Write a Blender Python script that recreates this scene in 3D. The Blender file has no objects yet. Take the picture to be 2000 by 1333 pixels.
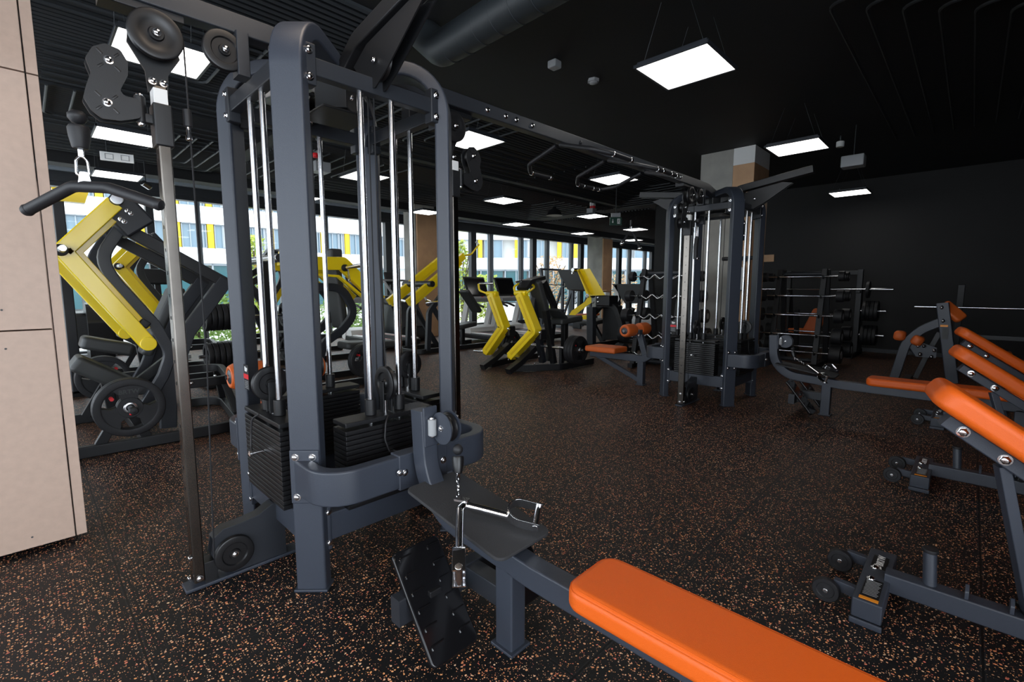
import bpy, bmesh, math, random
from mathutils import Vector as V, Matrix
random.seed(7)
sc = bpy.context.scene
COL = sc.collection
PI = math.pi
# ------------------------------------------------------------------ camera (measured from the photograph)
FPX, YAW, PIT, EYE = 921.0, math.radians(44.165), math.radians(-6.479), 1.32
cam = bpy.data.cameras.new('camera'); cam.sensor_width = 36; cam.lens = FPX/2000*36; cam.clip_start = .02; cam.clip_end = 400
co = bpy.data.objects.new('camera', cam); COL.objects.link(co)
co.location = (0, 0, EYE); co.rotation_euler = (PI/2+PIT, 0, YAW-PI/2)
sc.camera = co
_f = V((math.cos(YAW)*math.cos(PIT), math.sin(YAW)*math.cos(PIT), math.sin(PIT)))
_r = V((math.sin(YAW), -math.cos(YAW), 0)); _d = _f.cross(_r)
def W(x, y, X=None, Y=None, z=None):
    """measured point of the photograph on a world plane, rounded to the centimetre grid of the plan"""
    d = _r*((x-1000)/FPX) + _d*((y-666.5)/FPX) + _f
    t = (z-EYE)/d.z if z is not None else X/d.x if X is not None else Y/d.y
    return V((d.x*t, d.y*t, EYE+d.z*t))
# ------------------------------------------------------------------ mesh builder
def fillet(pts, r, n=6, closed=False):
    pts = [V(p) for p in pts]
    if not isinstance(r, (list, tuple)) and r <= 0: return pts
    out = []; N = len(pts)
    for i, p in enumerate(pts):
        if not closed and i in (0, N-1): out.append(p); continue
        a, b = pts[i-1]-p, pts[(i+1) % N]-p
        la, lb = a.length, b.length
        if la < 1e-6 or lb < 1e-6: continue
        a, b = a/la, b/lb
        ang = a.angle(b, PI)
        if ang > PI-.03: out.append(p); continue
        rr = r[i] if isinstance(r, (list, tuple)) else r
        if rr <= 0: out.append(p); continue
        t = min(rr/math.tan(ang/2), la*.49, lb*.49)
        rad = t*math.tan(ang/2)
        c = p + (a+b).normalized()*(rad/math.sin(ang/2))
        v0 = p+a*t-c; v1 = p+b*t-c
        ax = v0.cross(v1)
        if ax.length < 1e-12: out.append(p); continue
        ax.normalize(); tot = v0.angle(v1)
        k = max(2, int(n*tot/(PI/2)+.5))
        for j in range(k+1):
            out.append(c + Matrix.Rotation(tot*j/k, 3, ax) @ v0)
    return out
class MB:
    def __init__(s): s.v = []; s.f = []
    def add(s, vs, fs):
        b = len(s.v); s.v += [V(p) for p in vs]; s.f += [tuple(i+b for i in f) for f in fs]; return s
    def ring(s, rings, closed=False, caps=True):
        n = len(rings[0]); b = len(s.v)
        for r in rings: s.v += r
        m = len(rings)
        for i in range(m if closed else m-1):
            A, B = b+i*n, b+((i+1) % m)*n
            for j in range(n):
                k = (j+1) % n
                s.f.append((A+j, A+k, B+k, B+j))
        if caps and not closed:
            s.f.append(tuple(b+j for j in reversed(range(n)))); s.f.append(tuple(b+(m-1)*n+j for j in range(n)))
        return s
    def prof(s, path, prof, nrm, closed=False):
        nrm = V(nrm).normalized(); N = len(path); rings = []
        for i, p in enumerate(path):
            if closed or 0 < i < N-1:
                a = (p-path[i-1]).normalized(); b = (path[(i+1) % N]-p).normalized()
                t = a+b
                t = t.normalized() if t.length > 1e-6 else b
                k = 1/max(.35, abs(t.dot(b)))
            else:
                t = ((path[1]-p) if i == 0 else (p-path[-2])).normalized(); k = 1
            sd = t.cross(nrm)
            if sd.length < 1e-4: sd = t.cross(V((.3, .5, .8)))
            sd.normalize(); up = sd.cross(t)
            rings.append([p+up*u+sd*(v*k) for u, v in prof])
        return s.ring(rings, closed)
    def sweep(s, path, nrm, w, h, fil=0, n=6, closed=False, c=None):
        """rectangular tube: w across the plane (along nrm), h in the plane"""
        path = fillet(path, fil, n, closed)
        c = min(w, h)*.10 if c is None else c
        a, b = w/2, h/2
        prof = [(-a+c, -b), (a-c, -b), (a-c*.3, -b+c*.3), (a, -b+c), (a, b-c), (a-c*.3, b-c*.3), (a-c, b), (-a+c, b), (-a+c*.3, b-c*.3), (-a, b-c), (-a, -b+c), (-a+c*.3, -b+c*.3)]
        return s.prof(path, prof, nrm, closed)
    def tube(s, path, r, fil=0, n=5, seg=10, closed=False, nrm=None):
        path = fillet(path, fil, n, closed)
        if nrm is None:
            nrm = V((0, 0, 1))
            for i in range(len(path)-2):
                q = (path[i+1]-path[i]).cross(path[i+2]-path[i+1])
                if q.length > 1e-6: nrm = q; break
            else:
                if abs((path[-1]-path[0]).normalized().z) > .9: nrm = V((1, 0, 0))
        return s.prof(path, [(r*math.cos(2*PI*i/seg), r*math.sin(2*PI*i/seg)) for i in range(seg)], nrm, closed)
    def lathe(s, o, ax, prof, seg=24, loop=False):
        o = V(o); ax = V(ax).normalized(); a = ax.orthogonal().normalized(); b = ax.cross(a)
        rings = []
        for r, z in prof:
            r = max(r, 1e-5)
            rings.append([o+ax*z+(a*math.cos(2*PI*i/seg)+b*math.sin(2*PI*i/seg))*r for i in range(seg)])
        return s.ring(rings, closed=loop)
    def cyl(s, a, b, r, seg=16, c=.0):
        a, b = V(a), V(b); L = (b-a).length
        c = min(c, r*.9, L*.4)
        p = [(r, 0), (r, L)] if c <= 0 else [(r-c, 0), (r-c*.3, c*.3), (r, c), (r, L-c), (r-c*.3, L-c*.3), (r-c, L)]
        return s.lathe(a, b-a, p, seg)
    def prism(s, pts, vec):
        pts = [V(p) for p in pts]; vec = V(vec); n = len(pts); b = len(s.v)
        s.v += pts+[p+vec for p in pts]
        s.f.append(tuple(b+i for i in reversed(range(n)))); s.f.append(tuple(b+n+i for i in range(n)))
        for i in range(n):
            k = (i+1) % n
            s.f.append((b+i, b+k, b+n+k, b+n+i))
        return s
    def box(s, c, d, M=None, bev=0, seg=2):
        bm = bmesh.new(); bmesh.ops.create_cube(bm, size=1)
        for v in bm.verts: v.co = V((v.co.x*d[0], v.co.y*d[1], v.co.z*d[2]))
        if bev > 0:
            bmesh.ops.bevel(bm, geom=bm.edges[:], offset=min(bev, min(d)*.49), segments=seg, profile=.5, affect='EDGES')
        bm.verts.index_update()
        R = M.to_3x3() if M is not None else Matrix.Identity(3)
        s.add([R @ v.co + V(c) for v in bm.verts], [[v.index for v in f.verts] for f in bm.faces]); bm.free()
        return s
    def pad(s, a, b, up, w, t, r=.03, taper=1.0, seg=4, crown=.0):
        """upholstered cushion whose top centre line runs a->b; up = face normal; rounded corners and edges"""
        a, b, up = V(a), V(b), V(up)
        x = (b-a); L = x.length; x.normalize(); y = up.cross(x).normalized(); up = x.cross(y)
        bm = bmesh.new(); bmesh.ops.create_cube(bm, size=1)
        for v in bm.verts: v.co = V((v.co.x*L, v.co.y*w*(taper if v.co.x > 0 else 1), v.co.z*t))
        vert = [e for e in bm.edges if abs(e.verts[0].co.z-e.verts[1].co.z) > t*.5]
        bmesh.ops.bevel(bm, geom=vert, offset=r, segments=seg+1, profile=.5, affect='EDGES')
        ed = [e for e in bm.edges if all(abs(abs(v.co.z)-t/2) < 1e-6 for v in e.verts) and len(e.link_faces) == 2 and abs(e.link_faces[0].normal.dot(e.link_faces[1].normal)) < .5]
        bm.normal_update()
        ed = [e for e in bm.edges if len(e.link_faces) == 2 and e.calc_face_angle(0) > 1.0]
        bmesh.ops.bevel(bm, geom=ed, offset=min(t*.34, r*.8), segments=seg, profile=.5, affect='EDGES')
        bm.verts.index_update()
        o = (a+b)/2 - up*(t/2)
        s.add([o+x*v.co.x+y*v.co.y+up*v.co.z for v in bm.verts], [[v.index for v in f.verts] for f in bm.faces]); bm.free()
        return s
    def dome(s, p, ax, r, h=None, seg=12):
        h = r*.6 if h is None else h
        return s.lathe(p, ax, [(r, 0), (r, h*.3), (r*.92, h*.55), (r*.7, h*.85), (r*.35, h), (0, h)], seg)
    def hexbolt(s, p, ax, r):
        s.lathe(p, ax, [(r*1.35, 0), (r*1.35, r*.18), (r, r*.2)], 14)
        return s.lathe(V(p)+V(ax).normalized()*r*.18, ax, [(r, 0), (r, r*.55), (r*.8, r*.75), (0, r*.75)], 6)
    def torus(s, c, ax, R, r, seg=28, ms=8):
        c = V(c); ax = V(ax).normalized(); a = ax.orthogonal().normalized(); b = ax.cross(a)
        return s.tube([c+(a*math.cos(2*PI*i/seg)+b*math.sin(2*PI*i/seg))*R for i in range(seg)], r, seg=ms, closed=True, nrm=ax)
    def transform(s, M):
        s.v = [M @ v for v in s.v]; return s
# ------------------------------------------------------------------ objects
def mesh_of(mb, name, off=None, ang=50):
    me = bpy.data.meshes.new(name)
    o = off or V((0, 0, 0))
    me.from_pydata([tuple(v-o) for v in mb.v], [], mb.f)
    me.update()
    me.shade_smooth()
    try: me.set_sharp_from_angle(angle=math.radians(ang))
    except Exception: pass
    return me
def base_of(o):
    p = o
    while p.parent: p = p.parent
    return V(p['_o'])
def link(o, parent=None):
    COL.objects.link(o)
    if parent is not None: o.parent = parent
    return o
def fixn(me):
    bm = bmesh.new(); bm.from_mesh(me); bmesh.ops.recalc_face_normals(bm, faces=bm.faces[:]); bm.to_mesh(me); bm.free()
def obj(name, mb, mat, parent=None, label=None, ang=50, origin=None):
    off = base_of(parent) if parent is not None else V(origin or (0, 0, 0))
    me = mesh_of(mb, name, off, ang); fixn(me); me.materials.append(mat)
    o = bpy.data.objects.new(name, me); link(o, parent)
    if parent is None: o.location = off; o['_o'] = tuple(off)
    if label: o['label'] = label
    w = o.modifiers.new('normals', 'WEIGHTED_NORMAL'); w.keep_sharp = True; w.weight = 80
    return o
def thing(name, label, cat, loc=(0, 0, 0), group=None):
    o = bpy.data.objects.new(name, None); o.empty_display_size = .1; COL.objects.link(o)
    o.location = loc; o['_o'] = tuple(loc); o['label'] = label; o['category'] = cat
    if group: o['group'] = group
    return o
def tag(o, label, cat, group=None, kind=None):
    o['label'] = label; o['category'] = cat
    if group: o['group'] = group
    if kind: o['kind'] = kind
    return o
def struct(name, mb, mat, parent=None, label=None, ang=38):
    o = obj(name, mb, mat, parent, ang=ang)
    if parent is None: o['kind'] = 'structure'
    if label: o['label'] = label
    return o
def copy_tree(o, parent=None):
    c = o.copy(); link(c, parent)
    for ch in list(o.children): copy_tree(ch, c)
    return c
def dup(root, loc, rz=0, label=None, group=None):
    c = copy_tree(root); c.location = loc; c.rotation_euler = (0, 0, rz)
    if label: c['label'] = label
    if group: c['group'] = group
    return c
_bolt = {}
def bolts(parent, items, mat, r=.013, name='bolt', dome=False):
    """one small mesh part per bolt"""
    key = (r, dome)
    if key not in _bolt:
        m = MB()
        m.dome((0, 0, 0), (0, 0, 1), r) if dome else m.hexbolt((0, 0, 0), (0, 0, 1), r)
        me = mesh_of(m, 'bolt'); fixn(me); me.materials.append(mat); _bolt[key] = me
    for p, ax in items:
        o = bpy.data.objects.new(name, _bolt[key]); link(o, parent)
        o.rotation_mode = 'QUATERNION'; o.rotation_quaternion = V((0, 0, 1)).rotation_difference(V(ax))
        o.location = V(p)-base_of(parent)
# ------------------------------------------------------------------ materials
def mat(name, col, rough=.5, metal=0., bump=0, bscale=200, spec=.5, coat=0, var=0, vscale=3, emit=None):
    m = bpy.data.materials.new(name); m.use_nodes = True; nt = m.node_tree; N = nt.nodes; b = N['Principled BSDF']
    b.inputs['Base Color'].default_value = (*col, 1); b.inputs['Roughness'].default_value = rough; b.inputs['Metallic'].default_value = metal
    b.inputs['Specular IOR Level'].default_value = spec
    if coat: b.inputs['Coat Weight'].default_value = coat; b.inputs['Coat Roughness'].default_value = .15
    tc = N.new('ShaderNodeTexCoord')
    if var:
        n = N.new('ShaderNodeTexNoise'); n.inputs['Scale'].default_value = vscale; n.inputs['Detail'].default_value = 5
        nt.links.new(tc.outputs['Object'], n.inputs['Vector'])
        r = N.new('ShaderNodeValToRGB'); r.color_ramp.elements[0].position = .3; r.color_ramp.elements[1].position = .7
        r.color_ramp.elements[0].color = (*[c*(1-var) for c in col], 1); r.color_ramp.elements[1].color = (*[min(1, c*(1+var)) for c in col], 1)
        nt.links.new(n.outputs['Fac'], r.inputs['Fac']); nt.links.new(r.outputs['Color'], b.inputs['Base Color'])
    if bump:
        n2 = N.new('ShaderNodeTexNoise'); n2.inputs['Scale'].default_value = bscale; n2.inputs['Detail'].default_value = 3
        nt.links.new(tc.outputs['Object'], n2.inputs['Vector'])
        bp = N.new('ShaderNodeBump'); bp.inputs['Strength'].default_value = bump; bp.inputs['Distance'].default_value = .002
        nt.links.new(n2.outputs['Fac'], bp.inputs['Height']); nt.links.new(bp.outputs['Normal'], b.inputs['Normal'])
    if emit:
        b.inputs['Emission Color'].default_value = (*emit[0], 1); b.inputs['Emission Strength'].default_value = emit[1]
    return m
M = {}
M['frame'] = mat('slate_powder_coat', (.034, .041, .057), .42, bump=.25, bscale=420, spec=.55)
M['black'] = mat('black_powder_coat', (.0085, .009, .0105), .42, bump=.15, bscale=400)
M['dframe'] = mat('charcoal_powder_coat', (.020, .023, .029), .4, bump=.2, bscale=400)
M['plastic'] = mat('black_plastic', (.007, .007, .008), .38)
M['rubber'] = mat('black_rubber', (.010, .010, .012), .55, bump=.2, bscale=300)
M['gloss'] = mat('gloss_black_plastic', (.006, .006, .007), .14)
M['chrome'] = mat('polished_chrome', (.82, .82, .84), .1, 1)
M['steel'] = mat('satin_chrome_rod', (.72, .73, .76), .2, 1)
M['rail'] = mat('brushed_steel_rail', (.14, .127, .113), .22, 1, var=.12, vscale=9)
M['yellow'] = mat('gloss_yellow_paint', (.98, .71, .008), .3, coat=.6)
M['orange'] = mat('orange_leatherette', (.74, .118, .009), .42, bump=.35, bscale=520, spec=.4)
M['orange_dark'] = mat('orange_roller_cover', (.62, .12, .018), .5, bump=.3, bscale=300)
M['grey_pad'] = mat('charcoal_leatherette', (.035, .037, .037), .5, bump=.3, bscale=400)
M['beige'] = mat('beige_laminate', (.53, .385, .305), .55, var=.05, vscale=30)
M['conc'] = mat('raw_concrete', (.31, .30, .275), .85, bump=.5, bscale=60, var=.22, vscale=2.2)
M['ply'] = mat('birch_cladding', (.52, .31, .17), .6, var=.1, vscale=4)
M['white'] = mat('white_paint', (.75, .75, .74), .5)
M['grey'] = mat('mid_grey_plastic', (.3, .31, .32), .5)
M['label_black'] = mat('label_black', (.008, .008, .009), .3)
M['red'] = mat('label_red', (.7, .012, .02), .4)
M['labelorange'] = mat('label_orange', (.85, .30, .02), .4)
M['pipe'] = mat('ceiling_pipe_grey', (.030, .034, .038), .5)
M['ceil'] = mat('black_painted_slab', (.0058, .0064, .0076), .75, bump=.4, bscale=25, var=.25, vscale=1.3)
M['darkwall'] = mat('charcoal_wall_paint', (.0088, .0084, .009), .7, var=.1, vscale=2)
M['mull'] = mat('anodised_mullion', (.022, .025, .029), .4)
M['mullside'] = mat('grey_blue_mullion', (.34, .40, .46), .45)
# ------------------------------------------------------------------ floor material: black rubber with orange flecks and 1 m tile seams
def floor_mat():
    m = bpy.data.materials.new('flecked_rubber_tiles'); m.use_nodes = True; nt = m.node_tree; N = nt.nodes; L = nt.links; b = N['Principled BSDF']
    tc = N.new('ShaderNodeTexCoord'); ob = tc.outputs['Object']
    def math_(op, a, bb=None, c=None):
        n = N.new('ShaderNodeMath'); n.operation = op
        for i, x in enumerate((a, bb, c)):
            if x is None: continue
            if isinstance(x, (int, float)): n.inputs[i].default_value = x
            else: L.new(x, n.inputs[i])
        return n.outputs[0]
    nz = N.new('ShaderNodeTexNoise'); nz.inputs['Scale'].default_value = 90; nz.inputs['Detail'].default_value = 2
    L.new(ob, nz.inputs['Vector'])
    mx = N.new('ShaderNodeVectorMath'); mx.operation = 'MULTIPLY_ADD'; mx.inputs[1].default_value = (.007, .007, .007)
    L.new(nz.outputs['Color'], mx.inputs[0]); L.new(ob, mx.inputs[2])
    def flecks(scale, size, keep):
        v = N.new('ShaderNodeTexVoronoi'); v.inputs['Scale'].default_value = scale; v.voronoi_dimensions = '2D'
        L.new(mx.outputs[0], v.inputs['Vector'])
        sep = N.new('ShaderNodeSeparateColor'); L.new(v.outputs['Color'], sep.inputs[0])
        thr = math_('MULTIPLY', sep.outputs[1], size)
        on = math_('LESS_THAN', v.outputs['Distance'], thr)
        k = math_('LESS_THAN', sep.outputs[0], keep)
        return math_('MULTIPLY', on, k), sep.outputs[2]
    f1, c1 = flecks(82, .36, .36)
    f2, c2 = flecks(150, .36, .26)
    fl = math_('MAXIMUM', f1, f2)
    ramp = N.new('ShaderNodeValToRGB'); e = ramp.color_ramp.elements
    e[0].position = 0; e[0].color = (.80, .20, .14, 1); e[1].position = 1; e[1].color = (1, .66, .40, 1)
    q = e.new(.35); q.color = (1, .44, .16, 1); q = e.new(.75); q.color = (1, .50, .28, 1)
    L.new(c1, ramp.inputs['Fac'])
    base = N.new('ShaderNodeTexNoise'); base.inputs['Scale'].default_value = 1.6; base.inputs['Detail'].default_value = 6; L.new(ob, base.inputs['Vector'])
    br = N.new('ShaderNodeValToRGB'); br.color_ramp.elements[0].position = .35; br.color_ramp.elements[1].position = .7
    br.color_ramp.elements[0].color = (.0048, .0051, .0062, 1); br.color_ramp.elements[1].color = (.0085, .0082, .0088, 1)
    L.new(base.outputs['Fac'], br.inputs['Fac'])
    mix = N.new('ShaderNodeMix'); mix.data_type = 'RGBA'
    L.new(fl, mix.inputs['Factor']); L.new(br.outputs['Color'], mix.inputs['A']); L.new(ramp.outputs['Color'], mix.inputs['B'])
    sx = N.new('ShaderNodeSeparateXYZ'); L.new(ob, sx.inputs[0])
    def seam(o, off):
        w = math_('ABSOLUTE', math_('SUBTRACT', math_('FRACT', math_('ADD', o, off)), .5))
        return math_('LESS_THAN', w, .0038), math_('MULTIPLY', math_('LESS_THAN', w, .0085), math_('GREATER_THAN', w, .0045))
    (sa, ea), (sb_, eb) = seam(sx.outputs[0], .30), seam(sx.outputs[1], .63)
    sm = math_('MAXIMUM', sa, sb_); ed = math_('MULTIPLY', math_('MAXIMUM', ea, eb), .6)
    mixe = N.new('ShaderNodeMix'); mixe.data_type = 'RGBA'; mixe.inputs['B'].default_value = (.022, .023, .026, 1)  # paler band beside each seam: lit tile edges painted into the colour
    L.new(ed, mixe.inputs['Factor']); L.new(mix.outputs['Result'], mixe.inputs['A'])
    mix2 = N.new('ShaderNodeMix'); mix2.data_type = 'RGBA'; mix2.inputs['B'].default_value = (.002, .002, .002, 1)
    L.new(sm, mix2.inputs['Factor']); L.new(mixe.outputs['Result'], mix2.inputs['A']); L.new(mix2.outputs['Result'], b.inputs['Base Color'])
    b.inputs['Roughness'].default_value = .5; b.inputs['Specular IOR Level'].default_value = .34
    n2 = N.new('ShaderNodeTexNoise'); n2.inputs['Scale'].default_value = 260; n2.inputs['Detail'].default_value = 3; L.new(ob, n2.inputs['Vector'])
    hh = math_('SUBTRACT', n2.outputs['Fac'], math_('MULTIPLY', sm, 2.0))
    bp = N.new('ShaderNodeBump'); bp.inputs['Strength'].default_value = .35; bp.inputs['Distance'].default_value = .002
    L.new(hh, bp.inputs['Height']); L.new(bp.outputs['Normal'], b.inputs['Normal'])
    return m
M['floor'] = floor_mat()
def glass_mat(name, tint, refl=.06):
    m = bpy.data.materials.new(name); m.use_nodes = True; nt = m.node_tree; N = nt.nodes; N.remove(N['Principled BSDF'])
    t = N.new('ShaderNodeBsdfTransparent'); t.inputs[0].default_value = (*tint, 1); g = N.new('ShaderNodeBsdfGlossy'); g.inputs['Roughness'].default_value = .02
    lw = N.new('ShaderNodeLayerWeight'); lw.inputs[0].default_value = .5
    pw = N.new('ShaderNodeMath'); pw.operation = 'POWER'; pw.inputs[1].default_value = 5; nt.links.new(lw.outputs['Facing'], pw.inputs[0])
    fr = N.new('ShaderNodeMath'); fr.operation = 'MULTIPLY_ADD'; fr.inputs[1].default_value = .5; fr.inputs[2].default_value = .03; nt.links.new(pw.outputs[0], fr.inputs[0])
    mx = N.new('ShaderNodeMixShader'); nt.links.new(fr.outputs[0], mx.inputs[0]); nt.links.new(t.outputs[0], mx.inputs[1]); nt.links.new(g.outputs[0], mx.inputs[2])
    nt.links.new(mx.outputs[0], N['Material Output'].inputs[0]); return m
M['pane'] = glass_mat('clear_window_glass', (.96, .98, .98))
ZC = 3.5; YW = 12.0; XR = 12.05
struct('floor', MB().box((9, 3, -.05), (30, 18.4, .1)), M['floor'])
struct('ceiling', MB().box((9, 3, ZC+.06), (30, 18.4, .12)), M['ceil'])
struct('wall_right', MB().box((XR+.1, 1.6, ZC/2), (.2, 9.4, ZC)), M['darkwall'])
struct('wall_far', MB().box((23.9, 3, ZC/2), (.2, 18, ZC)), M['darkwall'])
struct('wall_front', MB().box((10.3, -3.2, ZC/2), (17.8, .2, ZC)), M['darkwall'])
struct('wall_daylight_blocker', MB().box((1.78, -2.1, ZC/2), (.14, 2.1, ZC)), M['darkwall'])  # unseen wall, added to keep the front daylight off the right side
wf = MB()
for x in (-2.6, -.6, 1.35): wf.box((x, -3.2, ZC/2), (.16, .2, ZC))
wf.box((-.6, -3.2, .1), (4, .2, .2)); wf.box((-.6, -3.2, ZC-.15), (4, .2, .3))
struct('window_12', wf, M['mull'])
struct('baseboard_right', MB().box((XR-.012, 1.6, .04), (.024, 9.4, .08), bev=.004), M['dframe'])
# beige clad wall end at the left, two boards high, with reveal strip
bw = MB()
for z0, z1 in ((.03, 1.112), (1.118, 2.318), (2.324, ZC)):
    bw.box((-.225, 3.30, (z0+z1)/2), (.62, .08, z1-z0), bev=.003)
bl = struct('wall_left', bw, M['beige'])
rv = MB()
for z0, z1 in ((.03, 2.318), (2.324, ZC)): rv.box((.1105, 3.33, (z0+z1)/2), (.041, .13, z1-z0), bev=.002)
struct('corner_strip', rv, M['beige'], bl)
sc_ = MB()
for px, py in ((11, 682), (3, 606), (63, 1050)):
    sc_.cyl(W(px, py, Y=3.262), W(px, py, Y=3.257), .0045, 10)
struct('screw_head', sc_, M['black'], bl)
struct('wall_back', MB().box((-.22, 3.42, ZC/2), (.60, .12, ZC)), M['darkwall'])
# second, farther beige panel glimpsed behind the first
struct('trim_1', MB().box((.10, 6.9, 1.18), (.30, .4, 2.36), bev=.004), M['beige'])
# window behind the camera on the left (daylight side)
wl = MB()
for y in (-3, -.8, 1.8, 4.4, 7.0, 9.6, 12): wl.box((-2.7, y, ZC/2), (.2, .16, ZC))
wl.box((-2.7, 4.4, .1), (.2, 15.2, .2)); wl.box((-2.7, 4.4, ZC-.15), (.2, 15.2, .3))
struct('window_1', wl, M['mull'])
# ------------------------------------------------------------------ window wall, bays between black posts
posts = [(-4.9, .2), (-1.3, .2), (1.88, .17), (4.15, .11), (7.3, .3), (10.47, .30), (13.5, .30), (16.54, .32), (19.55, .36), (22.7, .36), (23.75, .1)]
greys = {1: [], 2: [(2.73, .09)], 3: [(5.53, .10)], 4: [(8.2, .22)], 5: [(11.31, .26), (12.84, .26)], 6: [(14.32, .28), (15.88, .28)], 7: [(17.3, .1)], 8: [(20.5, .34), (22.0, .3)], 9: []}
HEAD = 3.2
for i in range(len(posts)-1):
    (xa, wa), (xb, wb) = posts[i], posts[i+1]
    f = MB()
    f.box((xa, YW, HEAD/2), (wa*.75, .16, HEAD), bev=.006)
    f.box(((xa+xb)/2, YW, .06), (xb-xa, .2, .12)); f.box(((xa+xb)/2, YW, HEAD-.03), (xb-xa, .2, .08))
    w = struct('window_%d' % (i+2), f, M['mull'])
    for gx, gw in greys.get(i, []):
        struct('mullion', MB().box((gx, YW+.03, HEAD/2), (gw*.62, .16, HEAD), bev=.005), M['mullside'], w)
        struct('mullion_edge', MB().box((gx-gw*.31-.015, YW-.03, HEAD/2), (.03, .12, HEAD), bev=.004), M['mull'], w)
    struct('pane', MB().box(((xa+xb)/2, YW+.02, HEAD/2), (xb-xa-.02, .012, HEAD-.1)), M['pane'], w)
struct('wall_window', MB().box((9, YW+.02, (HEAD+ZC)/2+.01), (30, .3, ZC-HEAD)), M['mull'])
struct('trim_2', MB().box((9, YW-.20, 3.435), (29.6, .12, .085), bev=.005), M['mullside'])
struct('trim_3', MB().box((9.5, 10.75, ZC-.10), (28.6, .35, .2), bev=.005), M['ceil'])
# ------------------------------------------------------------------ columns
def column(n, x0, x1, y0, y1, split=None):
    pass
big = struct('column_1', MB().box((8.36, 3.14, ZC/2), (.72, .52, ZC), bev=.006), M['conc'])
struct('timber_cladding', MB().box((8.36, 2.72, 1.62), (.72, .32, 3.24), bev=.004), M['ply'], big)
struct('white_capping', MB().box((8.36, 2.72, 3.37), (.72, .32, .26), bev=.003), M['white'], big)
dark_ply = mat('shadowed_birch', (.40, .25, .15), .6, var=.1, vscale=4)
c2 = struct('column_2', MB().box((7.5, 10.75, ZC/2), (.62, .52, ZC), bev=.006), M['conc'])
struct('timber_cladding', MB().box((7.55, 10.47, 1.62), (.64, .05, 3.24), bev=.004), M['ply'], c2)
c3 = struct('column_3', MB().box((16.4, 11.0, ZC/2), (.62, .72, ZC), bev=.006), M['conc'])
struct('timber_cladding', MB().box((16.42, 10.615, 1.62), (.66, .05, 3.24), bev=.004), M['ply'], c3)
# ------------------------------------------------------------------ ceiling pipework
def straight_mat(n, x0, x1, y0, y1, pitch, r, z, along='x'):
    m = MB(); k = int(((y1-y0) if along == 'x' else (x1-x0))/pitch)
    for i in range(k):
        if along == 'x': m.tube([(x0, y0+i*pitch, z), (x1, y0+i*pitch, z)], r, seg=6)
        else: m.tube([(x0+i*pitch, y0, z), (x0+i*pitch, y1, z)], r, seg=6)
    return struct('trim_%d' % n, m, M['pipe'])
straight_mat(4, -4, 2.62, 3.6, 7.05, .075, .026, ZC-.012)
straight_mat(5, -4, 2.62, 7.25, 10.5, .075, .026, ZC-.012)
straight_mat(6, 2.9, 11.5, 4.5, 7.05, .085, .026, ZC-.012)
straight_mat(7, 2.9, 11.5, 7.3, 10.5, .085, .026, ZC-.012)
straight_mat(8, 12.2, 22, 6.6, 10.5, .1, .028, ZC-.012)
def nested(n, corner, sx, sy, k, pitch, lx, ly, z=ZC-.06, r=.013, mt='pipe'):
    """nested L shaped pipes: along Y, then a rounded bend, then along X"""
    m = MB()
    for i in range(k):
        cx, cy = corner[0]+sx*i*pitch, corner[1]+sy*i*pitch
        m.tube([(cx, corner[1]+sy*ly, z), (cx, cy, z), (corner[0]+sx*lx, cy, z)], r, fil=.1, n=4, seg=6)
    return struct('trim_%d' % n, m, M[mt])
nested(9, (-.5, 5.15), 1, -1, 5, .17, 3.1, 1.9)
nested(10, (2.5, 6.95), -1, -1, 6, .2, 2.2, 2.6)
nested(11, (-.1, 8.75), 1, -1, 6, .22, 2.6, 1.6)
nested(12, (2.5, 10.3), -1, -1, 6, .2, 2.2, 2.2)
nested(13, (3.1, 7.0), 1, -1, 9, .22, 4.2, 2.4)
nested(14, (11.3, 7.0), -1, -1, 9, .24, 4.2, 2.4)
nested(15, (3.1, 10.3), 1, -1, 9, .24, 4.2, 2.8)
nested(16, (11.3, 10.3), -1, -1, 9, .24, 4.2, 2.8)
nested(17, (4.4, .95), 1, -1, 9, .2, 4.5, 3.2, mt='ceil')
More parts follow.
